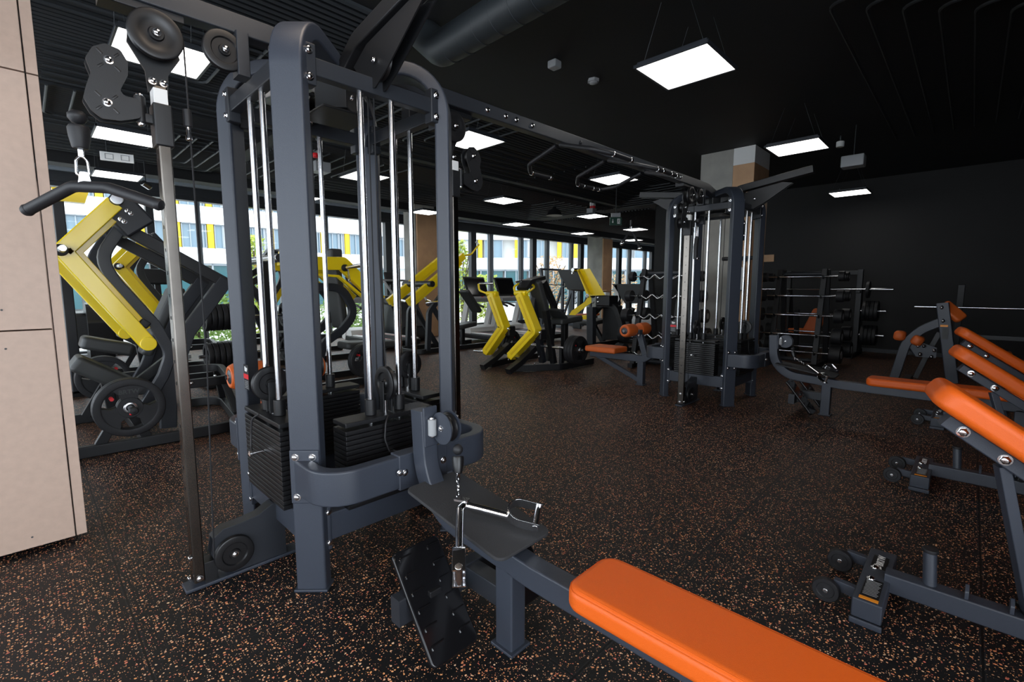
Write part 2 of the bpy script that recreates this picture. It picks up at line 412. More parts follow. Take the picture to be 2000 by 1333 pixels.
# ------------------------------------------------------------------ exterior
gm = mat('pale_paving', (.45, .44, .42), .8)
struct('ground_outside', MB().box((18, 40, -.3), (120, 55.4, .1)), gm)
FA = math.radians(-7)
m_wh = mat('white_render', (.82, .83, .84), .7); m_win = mat('office_glass', (.16, .25, .32), .08, spec=.8); m_gr = mat('grey_window_frame', (.35, .39, .44), .5)
m_ye = mat('yellow_panel', (.80, .50, .02), .6); m_teal = mat('teal_shopfront', (.045, .13, .15), .15)
m_blind = mat('grey_blind', (.5, .52, .55), .7)
def facade(P0, ang, u0, u1, label, yellow, wins, cat='building'):
    d = V((math.cos(ang), math.sin(ang), 0)); n = V((-math.sin(ang), math.cos(ang), 0)); R = Matrix.Rotation(ang, 4, 'Z')
    P = lambda u, z, dep=0: P0+d*u+n*dep+V((0, 0, z))
    t = thing('office_building', label, cat, P((u0+u1)/2, -.25))
    def bx(mb, ua, ub, za, zb, dep, th): return mb.box(P((ua+ub)/2, (za+zb)/2, dep+th/2), (ub-ua, th, zb-za), R)
    wm = MB()
    bx(wm, u0, u1, 3.1, 4.2, -.12, 1.5); bx(wm, u0, u1, 5.97, 7.2, -.12, 1.5); bx(wm, u0, u1, 8.9, 15, -.12, 1.5)
    bx(wm, u0, u1, -.25, 12, .9, 1.0)
    obj('wall', wm, m_wh, t)
    for zc in (4.2, 7.2):
        h = 1.77 if zc < 5 else 1.7
        for u in yellow:
            if u0 < u < u1: obj('yellow_panel', bx(MB(), u, u+.40, zc, zc+h, 0, .3), m_ye, t, 'yellow wall panel')
        for i, (u, w) in enumerate(wins):
            if u0 <= u and u+w <= u1:
                f = MB()
                for q in (u, u+w*.5-.03, u+w-.06): bx(f, q, q+.06, zc, zc+h, .05, .2)
                bx(f, u, u+w, zc, zc+.06, .05, .2); bx(f, u, u+w, zc+h-.06, zc+h, .05, .2)
                fr = obj('window', f, m_gr, t)
                obj('pane', bx(MB(), u, u+w, zc, zc+h, .2, .05), m_win, fr)
                if i % 3 == 1: obj('blind', bx(MB(), u+w*.55, u+w-.08, zc+.1, zc+h, .14, .03), m_blind, fr)
    for k in range(int((u1-u0)/2.4)):
        ua = u0+k*2.4
        sh = obj('shop_window', bx(MB(), ua+.1, ua+2.2, -.1, 3.05, .3, .1), m_teal, t)
        f = MB(); bx(f, ua, ua+.1, -.2, 3.1, .1, .3); bx(f, ua+1.1, ua+1.18, -.2, 3.1, .2, .2); bx(f, ua, ua+2.4, 2.95, 3.1, .1, .3); obj('shop_frame', f, m_gr, sh)
    return t
P0 = V((0, 42, 0))
yl = [5.79+2.03*k for k in range(-9, 11)]
wn = []
for y in yl: wn.append((y+.45, 1.05))
for y in yl: wn.append((y+1.52, .46))
facade(P0, FA, -14, 26.6, 'long white office block with yellow panels between ribbon windows, left of the bend', yl, sorted(wn))
PB = P0+V((math.cos(FA), math.sin(FA), 0))*28
yb = [8.6, 12.8, 14.4, 2.0, 5.0]
wb_ = [(.3, 1.5), (2.6, 1.6), (4.3, .6), (5.6, 1.8), (9.2, 1.2), (10.6, 1.2), (13.3, .9), (15.4, 1.8), (18, 1.8), (20.5, 2.2), (23.5, 2.0)]
facade(PB, math.radians(-44), .4, 34, 'white office wing facing the gym, right of the bend with few yellow panels', yb, wb_)
# shrubs outside the glass
m_leaf = [mat('spring_leaves', (.42, .50, .06), .6, var=.3, vscale=2), mat('green_leaves', (.20, .34, .05), .6, var=.3, vscale=2), mat('autumn_leaves', (.50, .30, .13), .6, var=.3, vscale=2)]
m_twig = mat('shrub_bark', (.12, .09, .06), .9)
def shrub(x, y, h, w, mi, n, label, cone=.6):
    y += .0
    t = thing('leafy_shrub', label, 'shrub', (x, y, -.25), 'shrubs outside the windows')
    s = MB()
    for k in range(5):
        a = random.uniform(0, 2*PI); s.tube([(x, y, -.25), (x+.08*math.cos(a), y+.08*math.sin(a), h*.35), (x+w*.3*math.cos(a), y+w*.3*math.sin(a), h*.8)], .02, fil=.1, seg=5)
    obj('stem', s, m_twig, t)
    m = MB()
    for k in range(n):
        z = random.random(); rr = w*.5*(1-cone*z)*math.sqrt(random.random()); a = random.uniform(0, 2*PI)
        c = V((x+rr*math.cos(a), y+rr*math.sin(a), -.15+h*(.06+.94*z)))
        d1 = V([random.gauss(0, 1) for _ in range(3)]).normalized(); d2 = d1.orthogonal().normalized(); q = random.uniform(.045, .09)
        m.add([c-d1*q, c+d2*q*.5, c+d1*q, c-d2*q*.5], [(0, 1, 2, 3)])
    o = obj('foliage', m, m_leaf[mi], t)
    return t
for a in ((2.9, 13.6, 1.3, 2.2, 1, 1500, 'low green shrub outside the glass behind the chest press', .3),
          (4.6, 14.4, 2.9, .8, 0, 900, 'slim pale green sapling outside, left of the near front post', .5),
          (7.0, 13.8, 1.2, 2.2, 1, 1200, 'low green bush outside behind the treadmills', .3),
          (12.0, 14.4, 3.3, 1.2, 0, 1300, 'tall yellow green shrub outside, behind the second treadmill console', .7),
          (13.75, 14.9, 2.0, 1.8, 0, 1800, 'wide yellow green shrub outside, left of the squat racks', .45),
          (15.6, 13.6, 1.8, 1.6, 0, 1800, 'bushy yellow green shrub outside, behind the squat racks', .4),
          (18.2, 15.0, 3.0, 2.4, 2, 1500, 'russet leaved shrub outside, left of the concrete column', .5),
          (23.5, 14.2, 2.2, 2.6, 2, 1200, 'reddish shrub outside, right of the orange clad column', .4)):
    shrub(*a)
# ------------------------------------------------------------------ ceiling light panels
m_em = mat('led_diffuser', (.9, .9, .9), .4, emit=((1, .97, .93), 5.5))
wire_m = M['grey']
def light_panel(x, y, label, zc=3.04, s=.595):
    t = thing('light_panel', label, 'ceiling light', (x, y, zc), 'suspended square light panels')
    f = MB(); h = s/2
    for (cx, cy, dx, dy) in ((0, -h+.009, s, .018), (0, h-.009, s, .018), (-h+.009, 0, .018, s), (h-.009, 0, .018, s)): f.box((x+cx, y+cy, zc+.012), (dx, dy, .026), bev=.003)
    f.box((x, y, zc+.024), (s-.02, s-.02, .008)); f.box((x, y, zc+.037), (s*.93, s*.93, .022), bev=.004)
    obj('frame', f, M['grey'] if label.startswith('pale') else M['dframe'], t)
    obj('diffuser', MB().box((x, y, zc+.008), (s-.036, s-.036, .006)), m_em, t)
    for sx in (-1, 1):
        w_ = MB()
        for sy in (-1, 1): w_.tube([(x+sx*h*.8, y+sy*h*.8, zc+.045), (x+sx*h*.8, y+sy*h*.35, ZC-.02)], .002, seg=4)
        obj('suspension_wire', w_, M['pipe'], t)
    hk = MB().tube([(x-.03, y+h*.55, zc+.045), (x-.03, y+h*.55, zc+.1), (x+.03, y+h*.55, zc+.1), (x+.03, y+h*.55, zc+.05)], .004, fil=.012, seg=6)
    obj('hook', hk, M['grey'], t)
    return t
LP = {(3.80, 1.77): 'largest bright light panel, above the bench side of the crossover beam', (6.83, 1.70): 'light panel beside the white topped column', (10.74, 1.76): 'farthest light panel on the dark wall side',
      (.86, 4.49): 'light panel behind the large top pulleys at the upper left', (3.85, 4.41): 'light panel just right of the near tower under the crossover beam', (6.76, 4.28): 'light panel seen behind the pull-up handles',
      (.97, 7.15): 'light panel behind the rubber cable stopper', (3.88, 7.0): 'light panel seen between the two thick guide rods', (6.84, 6.88): 'light panel above and left of the treadmill consoles', (9.81, 6.80): 'light panel left of the green exit sign',
      (1.16, 9.68): 'light panel just above the lat bar grip', (3.9, 9.5): 'light panel half hidden by the thin far guide rod', (6.62, 9.2): 'light panel above the concrete column by the windows', (9.59, 9.15): 'light panel above the windows, nearest the soffit', (12.67, 9.15): 'light panel above the concrete column right of the windows', (12.92, 7.39): 'light panel behind the hanging far handle', (15.72, 9.09): 'farthest light panel, above the last windows'}
for (x, y), lb in LP.items(): light_panel(x, y, lb)
# lamps of the same rows behind the camera, daylight and sky
def area(name, loc, size, energy, col, rot=(0, 0, 0), sy=None):
    l = bpy.data.lights.new(name, 'AREA'); l.energy = energy; l.color = col; l.shape = 'RECTANGLE'; l.size = size; l.size_y = sy or size
    o = bpy.data.objects.new(name, l); COL.objects.link(o); o.location = loc; o.rotation_euler = rot; return o
area('ceiling_lamp', (.85, 1.75, 3.03), .6, 6, (1, .82, .66))
area('ceiling_lamp', (.85, -.9, 3.03), .6, 8, (1, .84, .70))
area('ceiling_lamp', (-1.6, -.9, 3.03), .6, 26, (1, .84, .70))
area('daylight', (-2.55, 3.4, 1.75), 2.7, 80, (.78, .88, 1), (0, -PI/2, 0), 9.0)
area('daylight', (-.6, -3.05, 1.75), 3.6, 105, (.82, .90, 1), (PI/2, 0, 0), 2.6)
for x in (-1.5, 5.2, 12, 19):
    p = area('window_portal', (x+1.4, YW+.3, 1.65), 6.7, 1, (1, 1, 1), (PI/2, 0, 0), 3.0); p.rotation_euler = (-PI/2, 0, 0)
    p.data.cycles.is_portal = True
w = bpy.data.worlds.new('World'); sc.world = w; w.use_nodes = True
bg = w.node_tree.nodes['Background']; bg.inputs[0].default_value = (.86, .93, 1, 1); bg.inputs[1].default_value = 3.4
sc.view_settings.view_transform = 'Standard'; sc.view_settings.look = 'None'; sc.view_settings.gamma = 1; sc.view_settings.exposure = .25
sc.view_settings.use_curve_mapping = False
sc.cycles.use_denoising = True
try: sc.cycles.denoiser = 'OPENIMAGEDENOISE'
except Exception: pass
sc.cycles.max_bounces = 8; sc.cycles.diffuse_bounces = 4; sc.cycles.glossy_bounces = 4; sc.cycles.transparent_max_bounces = 16; sc.cycles.sample_clamp_indirect = 6
# ------------------------------------------------------------------ four-sided cable tower (built round the origin, then placed)
S_ = .378
def cable_tower(C, label, near=True):
    C = V(C); t = thing('cable_tower', label, 'cable machine', C)
    P = lambda x, y, z: C+V((x, y, z))
    def rot(q, k):  # quarter turns about the tower axis
        x, y, z = q
        for _ in range(k % 4): x, y = -y, x
        return P(x, y, z)
    # corner posts that bend over at the top and meet in the middle
    for k in range(4):
        q = lambda a, z: rot((-a, -a, z), k)
        d = (rot((-1, -1, 0), k)-C).normalized(); tan = V((-d.y, d.x, 0))
        m = MB().sweep([q(S_, .006), q(S_, 2.385), q(.06, 2.395)], tan, .13, .07, fil=.21, n=10, c=.012)
        po = obj('corner_post', m, M['frame'], t)
        obj('foot_plate', MB().box(q(S_, .006)-V((0, 0, 0)), (.145, .086, .012), Matrix.Rotation(math.atan2(tan.y, tan.x), 4, 'Z'), .003), M['frame'], po)
    obj('hub', MB().box(P(0, 0, 2.30), (.16, .16, .22), Matrix.Rotation(PI/4, 4, 'Z'), .01).box(P(0, 0, 2.17), (.26, .26, .012), bev=.004), M['black'], t)
    bl = []
    for k in range(4):
        L = S_-.012
        # top and base beams with their flanges
        m = MB().sweep([rot((-L, -S_, 2.205), k), rot((L, -S_, 2.205), k)], (0, 0, 1), .07, .05)
        for sx in (-1, 1): m.box(rot((sx*(L-.055), -S_-.006, 2.205), k), (.06, .058, .16) if k % 2 == 0 else (.058, .06, .16), bev=.006)
        obj('top_beam', m, M['dframe'], t)
        m = MB().sweep([rot((-L, -S_, .262), k), rot((L, -S_, .262), k)], (0, 0, 1), .125, .06)
        for sx in (-1, 1): m.box(rot((sx*(L-.05), -S_-.002, .262), k), (.022, .072, .20) if k % 2 == 0 else (.072, .022, .20), bev=.006)
        obj('base_beam', m, M['frame'], t)
        for sx in (-1, 1):
            for z in (2.255, 2.155): bl.append((rot((sx*(S_-.066), -S_-.034, z), k), rot((0, -1, 0), k)-C))
            for z in (.335, .195): bl.append((rot((sx*(S_-.06), -S_-.031, z), k), rot((0, -1, 0), k)-C))
        # weight stack under each top beam
        o = lambda x, y, z: rot((x, -S_+y, z), k)
        sz = (lambda a, b, c: (a, b, c)) if k % 2 == 0 else (lambda a, b, c: (b, a, c))
        head = MB().box(o(0, 0, .712), sz(.47, .125, .022), bev=.004)
        for sx in (-1, 1): head.cyl(o(sx*.077, 0, .723), o(sx*.077, 0, .80), .027, 20, .004)
        st = obj('weight_stack', head, M['black'], t)
        for i in range(16):
            pl = MB().box(o(0, 0, .334+i*.0228), sz(.47, .125, .0212), bev=.0022, seg=1)
            obj('weight_plate', pl, M['plastic'], st)
        obj('selector_rod', MB().cyl(o(0, 0, .70), o(0, 0, .80), .011, 14, .002).lathe(o(0, 0, .80), (0, 0, 1), [(.016, 0), (.016, .012), (.008, .016), (.008, .05), (.013, .052), (.013, .066), (0, .07)], 14), M['chrome'], st)
        n = rot((0, -1, 0), k)-C
        pin = MB().cyl(o(.0, -.062, .545), o(.0, -.095, .545), .006, 12).lathe(o(0, -.095, .545), n, [(.010, 0), (.010, .012), (.016, .016), (.016, .026), (0, .03)], 16)
        obj('selector_pin', pin, M['chrome'], st)
        obj('pin_lanyard', MB().tube([o(-.02, -.06, .72), o(-.05, -.085, .70), o(-.06, -.09, .62), o(-.04, -.1, .55), o(0, -.10, .545)], .0045, fil=.05, seg=7), M['rubber'], st)
        for sx in (-1, 1): obj('guide_rod', MB().cyl(o(sx*.077, 0, .31), o(sx*.077, 0, 2.175), .0135, 18), M['steel'], t)
        # belt pulley hanging over the stack and its cable
        pw = pulley_mb(o(0, -.01, .865), rot((1, 0, 0), k)-C if k % 2 == 0 else rot((1, 0, 0), k)-C, .082)
        pp = obj('stack_pulley', pw, M['plastic'], t)
        obj('pulley_fork', MB().box(o(.022, -.01, .80), sz(.006, .035, .15), bev=.002).box(o(-.022, -.01, .80), sz(.006, .035, .15), bev=.002), M['black'], pp)
        obj('cable', MB().tube([o(0, .07, .86), o(0, .07, 2.2)], .0035, seg=6), M['rubber'], t)
    bolts(t, bl, M['chrome'], .013)
    # bent guard tubes on the two bench sides
    for sy in (-1, 1):
        zc = .522; a = S_+.03
        m = MB().sweep([P(-a, sy*(S_+.0), zc), P(-a, sy*(S_+.25), zc), P(a+.03, sy*(S_+.25), zc), P(a+.03, sy*(S_+.0), zc)], (0, 0, 1), .145, .06, fil=.17, n=8, c=.009)
        g = obj('guard_tube', m, M['frame'], t)
        gb = []
        for sx in (-1, 1):
            dd = V((sx, sy, 0)).normalized(); c = P(sx*S_, sy*S_, .522)+dd*.037
            ang = math.atan2(dd.y, dd.x)
            obj('mounting_plate', MB().box(c, (.012, .125, .235), Matrix.Rotation(ang, 4, 'Z'), .008), M['frame'], g)
            tn = V((-dd.y, dd.x, 0))
            for z in (.61, .435):
                for e in (-1, 1): gb.append((c+dd*.006+tn*(e*.036)+V((0, 0, z-.522)), dd))
        bolts(g, gb, M['chrome'], .012)
        obj('clamp_plate', MB().box(P(.02, sy*(S_+.25), zc), (.26, .072, .158), bev=.006), M['frame'], g)
        bolts(g, [(P(-.085, sy*(S_+.287), zc), (0, sy, 0)), (P(.125, sy*(S_+.287), zc), (0, sy, 0))], M['chrome'], .012)
        # pulley arm that carries the high pulley out over the bench
        e = lambda x, y, z: P(x, sy*y, z)
        arm = MB().sweep([e(0, .04, 2.33), e(0, .12, 2.345), e(0, .27, 2.43), e(0, .98, 2.53)], (1, 0, 0), .09, .075, fil=.10)
        ao = obj('pulley_arm', arm, M['black'], t)
        for x in (-.028, .022): obj('side_plate', MB().prism([e(x, .24, 2.33), e(x, .34, 2.22), e(x, .42, 2.19), e(x, .52, 2.24), e(x, .80, 2.42), e(x, .70, 2.44), e(x, .36, 2.39)], (.006, 0, 0)), M['black'], ao)
        hp = obj('high_pulley', pulley_mb(e(0, .43, 2.30), (1, 0, 0), .075), M['plastic'], ao)
        bolts(ao, [(e(-.035, .43, 2.30), (-1, 0, 0)), (e(-.03, .36, 2.21), (-1, 0, 0)), (e(-.03, .22, 2.20), (-1, 0, 0))], M['chrome'], .010)
        obj('cable', MB().tube([e(0, .36, 2.29), e(0, .36, 1.5), e(0, .40, .86)], .0035, seg=6), M['rubber'], ao)
    # perforated rails with their pulleys on the two beam sides
    for sx in (-1, 1):
        e = lambda x, y, z: P(sx*x, y, z)
        X0 = .735
        r = MB().sweep([e(X0, 0, .03), e(X0, 0, 2.10)], (1, 0, 0), .042, .066, c=.005)
        ro = obj('height_rail', r, M['rail'], t, 'brushed steel rail with engraved numbers')
        for i in range(20):
            mk = text_mb(str(i+2), e(X0+.0215, 0, 1.93-i*.092), (0, -sx, 0), (0, 0, 1), .021)
            if i < 18: obj('engraved_number', mk, M['label_black'], ro)
        obj('rail_window', MB().box(e(X0+.002, 0, 2.055), (.046, .068, .075), bev=.002), M['white'], ro, 'pale end piece with a bolt')
        obj('slide_block', MB().box(e(X0, 0, 1.955), (.062, .085, .16), bev=.006), M['black'], ro)
        fb = MB().box(e(.55, 0, .009), (.48, .085, .016), bev=.004)
        br = obj('floor_bracket', fb, M['frame'], t)
        pl = [e(-a, -.035, z) for a, z in ((-.37, .30), (-.415, .285), (-.486, .248), (-.563, .237), (-.632, .234), (-.674, .204), (-.686, .137), (-.66, .065), (-.608, .02), (-.37, .018))]
        obj('gusset_rim', MB().sweep([q+V((0, .035, 0)) for q in pl[1:6]], (0, 1, 0), .066, .006, c=.001), M['dframe'], br)
        for dy in (0, .058): obj('gusset_plate', MB().prism([p+V((0, dy, 0)) for p in pl], (0, .008, 0)), M['dframe'], br)
        obj('low_pulley', pulley_mb(e(.60, -.052, .118), (0, 1, 0), .080), M['plastic'], br)
        obj('rail_shoe', MB().box(e(X0-.045, 0, .06), (.05, .07, .10), bev=.003), M['black'], br)
        bolts(br, [(e(.60, -.066, .118), (0, -1, 0)), (e(X0, -.036, .05), (0, -1, 0)), (e(X0+.022, 0, .14), (sx, 0, 0)), (e(X0+.03, 0, .05), (sx, 0, 0))], M['chrome'], .010)
        # pulley head at the top of the rail
        hd = MB().prism([e(X0-.085, .03, 2.245), e(X0-.05, .03, 2.345), e(X0+.02, .03, 2.375), e(X0+.075, .03, 2.335), e(X0+.085, .03, 2.26), e(X0+.035, .03, 2.17), e(X0+.03, .03, 2.09), e(X0-.035, .03, 2.09), e(X0-.04, .03, 2.17)], (0, .012, 0))
        hd.sweep([e(X0-.1, .04, 2.40), e(X0+.16, .04, 2.40)], (0, 1, 0), .09, .05)
        ho = obj('rail_head', hd, M['black'], t)
        obj('top_pulley', pulley_mb(e(X0, -.02, 2.295), (0, 1, 0), .090), M['plastic'], ho)
        obj('inner_pulley', pulley_mb(e(X0-.235, -.02, 2.315), (0, 1, 0), .080), M['plastic'], ho)
        bolts(ho, [(e(X0, -.045, 2.295), (0, -1, 0)), (e(X0-.235, -.045, 2.315), (0, -1, 0)), (e(X0-.018, .0, 2.125), (0, -1, 0)), (e(X0+.018, .0, 2.125), (0, -1, 0))], M['chrome'], .011)
        obj('hanger_post', MB().sweep([e(.43, 0, 2.23), e(.43, 0, 2.41)], (1, 0, 0), .05, .08), M['dframe'], ho)
        # swivelling double pulley arm
        cm = MB()
        prof = [(-.952, 2.138), (-.929, 2.183), (-.893, 2.206), (-.85, 2.198), (-.83, 2.159), (-.834, 2.111), (-.862, 2.05), (-.847, 2.034), (-.801, 2.036), (-.806, 1.966), (-.868, 1.941), (-.92, 1.936), (-.949, 1.959), (-.967, 1.998), (-.956, 2.044), (-.94, 2.093)]
        pts = fillet([e(-q, -.03, z) for q, z in prof], .014, 3, True)
        for dy in (0, .05): cm.prism([p+V((0, dy-.0, 0)) for p in pts], (0, .006, 0))
        so = obj('swivel_arm', cm, M['black'], t)
        for q, z in ((.887, 2.150), (.902, 1.998)): obj('swivel_pulley', pulley_mb(e(q, -.002, z), (0, 1, 0), .046), M['plastic'], so)
        obj('swivel_pin', MB().cyl(e(.800, -.002, 1.955), e(.800, -.002, 2.055), .018, 14, .003), M['black'], so)
        sl = MB()
        for (q, z) in ((.887, 2.150), (.902, 1.998)):
            for k in range(4):
                a = PI/4+k*PI/2; c = e(q+.034*math.cos(a), -.0305, z+.034*math.sin(a)); sl.box(c, (.022, .002, .008), Matrix.Rotation(-sx*0-a if sx > 0 else a, 4, 'Y'), .002, 1)
        obj('slot_cutout', sl, M['label_black'], so)
        obj('arm_link', MB().box(e(X0+.045, 0, 1.975), (.06, .03, .035), bev=.004), M['black'], so)
        bolts(so, [(e(.887, -.031, 2.150), (0, -1, 0)), (e(.902, -.031, 1.998), (0, -1, 0)), (e(.800, 0, 2.055), (0, 0, 1)), (e(.800, 0, 1.955), (0, 0, -1))], M['chrome'], .011)
        obj('cable', MB().tube([e(X0-.09, -.02, 2.30), e(X0-.09, -.02, 1.0), e(.68, -.052, .13)], .0035, seg=6), M['rubber'], t)
        ct = MB().cyl(e(X0-.085, -.02, 1.97), e(X0-.085, -.02, 2.04), .016, 14, .004)
        obj('cable_ferrule', ct, M['rubber'], t)
        obj('ferrule_tip', MB().lathe(e(X0-.085, -.02, 1.97), (0, 0, -1), [(.008, 0), (.008, .03), (.012, .035), (.012, .05), (.004, .055)], 12), M['chrome'], t)
    # warning label on the post
    for (x, y, k) in ((-S_, S_, 0),):
        q = P(-S_-.03, S_-.10, .86)
        lb = obj('warning_label', MB().box(q, (.004, .07, .13), bev=.001), M['label_black'], t, 'small black safety label with a red band')
        obj('red_band', MB().box(q+V((-.0025, 0, .005)), (.002, .07, .025)), M['red'], lb)
        im = MB()
        for dy, dz, w, h in ((-.012, .045, .022, .012), (.008, .047, .016, .018), (.0, .035, .03, .008)): im.box(q+V((-.0025, dy, dz)), (.002, w, h), bev=.0008, seg=1)
        obj('pictogram', im, M['white'], lb)
        ln = MB()
        for i in range(5): ln.box(q+V((-.0025, 0, -.02-i*.009)), (.001, .056-.01*(i % 2), .003))
        obj('small_print', ln, M['grey'], lb)
    return t
def pulley_mb(c, ax, r, w=.028):
    h = w/2; ax = V(ax).normalized()
    return MB().lathe(V(c), ax, [(0, -h*.55), (r*.16, -h*.55), (r*.16, -h*1.1), (r*.26, -h*1.1), (r*.30, -h*.5), (r*.60, -h*.5), (r*.66, -h*.95), (r*.94, -h), (r, -h*.75), (r*.93, 0), (r, h*.75), (r*.94, h), (r*.66, h*.95), (r*.6, h*.5), (r*.30, h*.5), (r*.26, h*1.1), (0, h*1.1)], 40)
def text_mb(s, p, right, up, size, ext=.0006, bold=0, align='CENTER'):
    cu = bpy.data.curves.new('txt', 'FONT'); cu.body = s; cu.size = size; cu.extrude = ext; cu.align_x = align; cu.align_y = 'CENTER'; cu.resolution_u = 2; cu.offset = bold
    o = bpy.data.objects.new('txt', cu); COL.objects.link(o)
    dg = bpy.context.evaluated_depsgraph_get(); ev = o.evaluated_get(dg); me = bpy.data.meshes.new_from_object(ev)
    right = V(right).normalized(); up = V(up).normalized(); n = right.cross(up)
    mb = MB().add([V(p)+right*v.co.x+up*v.co.y+n*v.co.z for v in me.vertices], [tuple(q.vertices) for q in me.polygons])
    bpy.data.objects.remove(o); bpy.data.curves.remove(cu); bpy.data.meshes.remove(me)
    return mb
T1 = V((1.172, 2.37, 0)); T2 = V((5.77, 2.25, 0))
tower = cable_tower(T1, 'near four-sided cable tower of slate grey tubes, filling the left of the picture')
tower['group'] = 'cable towers'
far_tower = dup(tower, T2, 0, 'far four-sided cable tower in front of the concrete column')
# ------------------------------------------------------------------ crossover beam with pull-up grips
mid = (T1+T2)/2; bd = (T2-T1).normalized(); bs = V((-bd.y, bd.x, 0))
def on_beam(u, v, z): return T1+bd*u+bs*v+V((0, 0, z))
Lb = (T2-T1).length
cb = thing('crossover_beam', 'long dark beam joining the two cable towers, with pull-up grips', 'beam', on_beam(Lb/2, 0, 2.40))
obj('beam_tube', MB().sweep([on_beam(-1.5, 0, 2.445), on_beam(-.28, 0, 2.445), on_beam(-.10, 0, 2.40)], bs, .07, .085, fil=.3).sweep([on_beam(.10, 0, 2.40), on_beam(.30, 0, 2.445), on_beam(Lb-.30, 0, 2.445), on_beam(Lb-.10, 0, 2.40)], bs, .07, .085, fil=.3), M['dframe'], cb)
bb = [(on_beam(u, -.037, 2.445), -bs) for u in (.98, 1.14, 1.24, 1.40, Lb-1.40, Lb-1.24, Lb-1.14, Lb-.98)]
bolts(cb, bb, M['chrome'], .018, dome=True)
bolts(cb, [(on_beam(u, -.037, 2.445), -bs) for u in (1.95, 2.55, 3.1, 3.55)], M['black'], .014, dome=True)
grip_i = 0
for u, dirv in ((1.72, 1), (2.35, 1), (2.95, -1)):
    for sv in (-1, 1):
        base = on_beam(u, sv*.0, 2.40)
        g = MB().tube([on_beam(u, sv*.02, 2.385), on_beam(u, sv*.30, 2.30), on_beam(u+dirv*.12, sv*.40, 2.27), on_beam(u+dirv*.36, sv*.40, 2.27)], .017, fil=.07, seg=12)
        go = obj('pull_up_grip', g, M['rubber'], cb)
        c = MB().cyl(on_beam(u+dirv*.36, sv*.40, 2.27), on_beam(u+dirv*.385, sv*.40, 2.27), .02, 14, .004).cyl(on_beam(u+dirv*.13, sv*.40, 2.27), on_beam(u+dirv*.15, sv*.40, 2.27), .02, 14, .003)
        obj('end_cap', c, M['chrome'], go)

# ------------------------------------------------------------------ grips hanging from the cables
def carabiner(p, h, mat_=None):
    return MB().tube([p+V((0, 0, 0)), p+V((-.016, 0, -.02)), p+V((-.018, 0, -h+.02)), p+V((0, 0, -h)), p+V((.018, 0, -h+.02)), p+V((.016, 0, -.02))], .0042, fil=.012, n=4, seg=8, closed=True, nrm=(0, 1, 0))
c = V((.186, 2.368, 1.935))
lb = thing('lat_bar', 'black rubber coated lat bar hanging from the upper left pulley', 'cable attachment', c)
obj('rubber_stopper', MB().lathe(c, (0, 0, 1), [(0, -.028), (.018, -.024), (.029, -.008), (.029, .006), (.016, .018), (0, .022)], 24), M['rubber'], lb)
obj('cable_cone', MB().lathe(c+V((0, 0, -.034)), (0, 0, -1), [(.028, 0), (.033, .01), (.031, .04), (.025, .074), (.021, .08), (0, .08)], 24), M['rubber'], lb)
obj('clevis', MB().box(c+V((0, 0, -.125)), (.018, .012, .034), bev=.003), M['chrome'], lb)
obj('carabiner', carabiner(c+V((0, 0, -.135)), .088), M['chrome'], lb)
ctr = V((.188, 2.368, 1.690))
obj('hanger_lug', MB().prism(fillet([ctr+V((-.02, -.005, 0)), ctr+V((-.012, -.005, .05)), ctr+V((.012, -.005, .05)), ctr+V((.02, -.005, 0))], .006, 2, True), (0, .01, 0)), M['chrome'], lb)
obj('bar', MB().tube([V((.035, 2.535, 1.606)), ctr+V((-.03, .03, 0)), ctr+V((.06, -.06, -.006)), V((.372, 2.19, 1.626))], .0205, fil=.06, seg=18), M['rubber'], lb)
for p, d in ((V((.035, 2.535, 1.606)), V((-.16, .165, -.09))), (V((.372, 2.19, 1.626)), V((.19, -.19, -.07)))):
    obj('end_cap', MB().lathe(p, d, [(.0215, -.004), (.0225, .004), (.018, .014), (0, .018)], 20), M['rubber'], lb)
c = V((5.77, 3.37, 2.16))
th = thing('hanging_pulldown_grip', 'chrome ended pull handle hanging from the far tower towards the windows', 'cable attachment', c)
obj('carabiner', carabiner(c, .10), M['chrome'], th)
obj('clevis', MB().box(c+V((0, 0, .02)), (.03, .02, .08), bev=.004), M['black'], th)
obj('cross_grip', MB().tube([c+V((-.10, .06, -.24)), c+V((-.04, .03, -.14)), c+V((0, 0, -.095)), c+V((.04, -.03, -.14)), c+V((.10, -.08, -.30))], .017, fil=.03, seg=12), M['rubber'], th)
for p, d in ((c+V((-.10, .06, -.24)), V((-.06, .03, -.1))), (c+V((.10, -.08, -.30)), V((.06, -.05, -.16)))): obj('chrome_end', MB().lathe(p, d, [(.012, -.01), (.026, 0), (.030, .02), (.02, .035), (0, .04)], 18), M['chrome'], th)
c = V((5.03, 2.145, 1.95))
th = thing('hanging_grip', 'black single grip hanging from the rail side of the far tower', 'cable attachment', c)
obj('rubber_stopper', MB().lathe(c+V((0, 0, .07)), (0, 0, 1), [(0, -.03), (.022, -.02), (.03, 0), (.02, .02), (0, .024)], 18), M['rubber'], th)
obj('carabiner', carabiner(c+V((0, 0, .03)), .14), M['chrome'], th)
obj('grip', MB().tube([c+V((0, 0, -.11)), c+V((-.02, 0, -.2)), c+V((-.015, 0, -.33))], .024, fil=.03, seg=12), M['rubber'], th)
obj('end_button', MB().dome(c+V((-.015, -.024, -.325)), (-.6, -.8, 0), .016), M['chrome'], th)
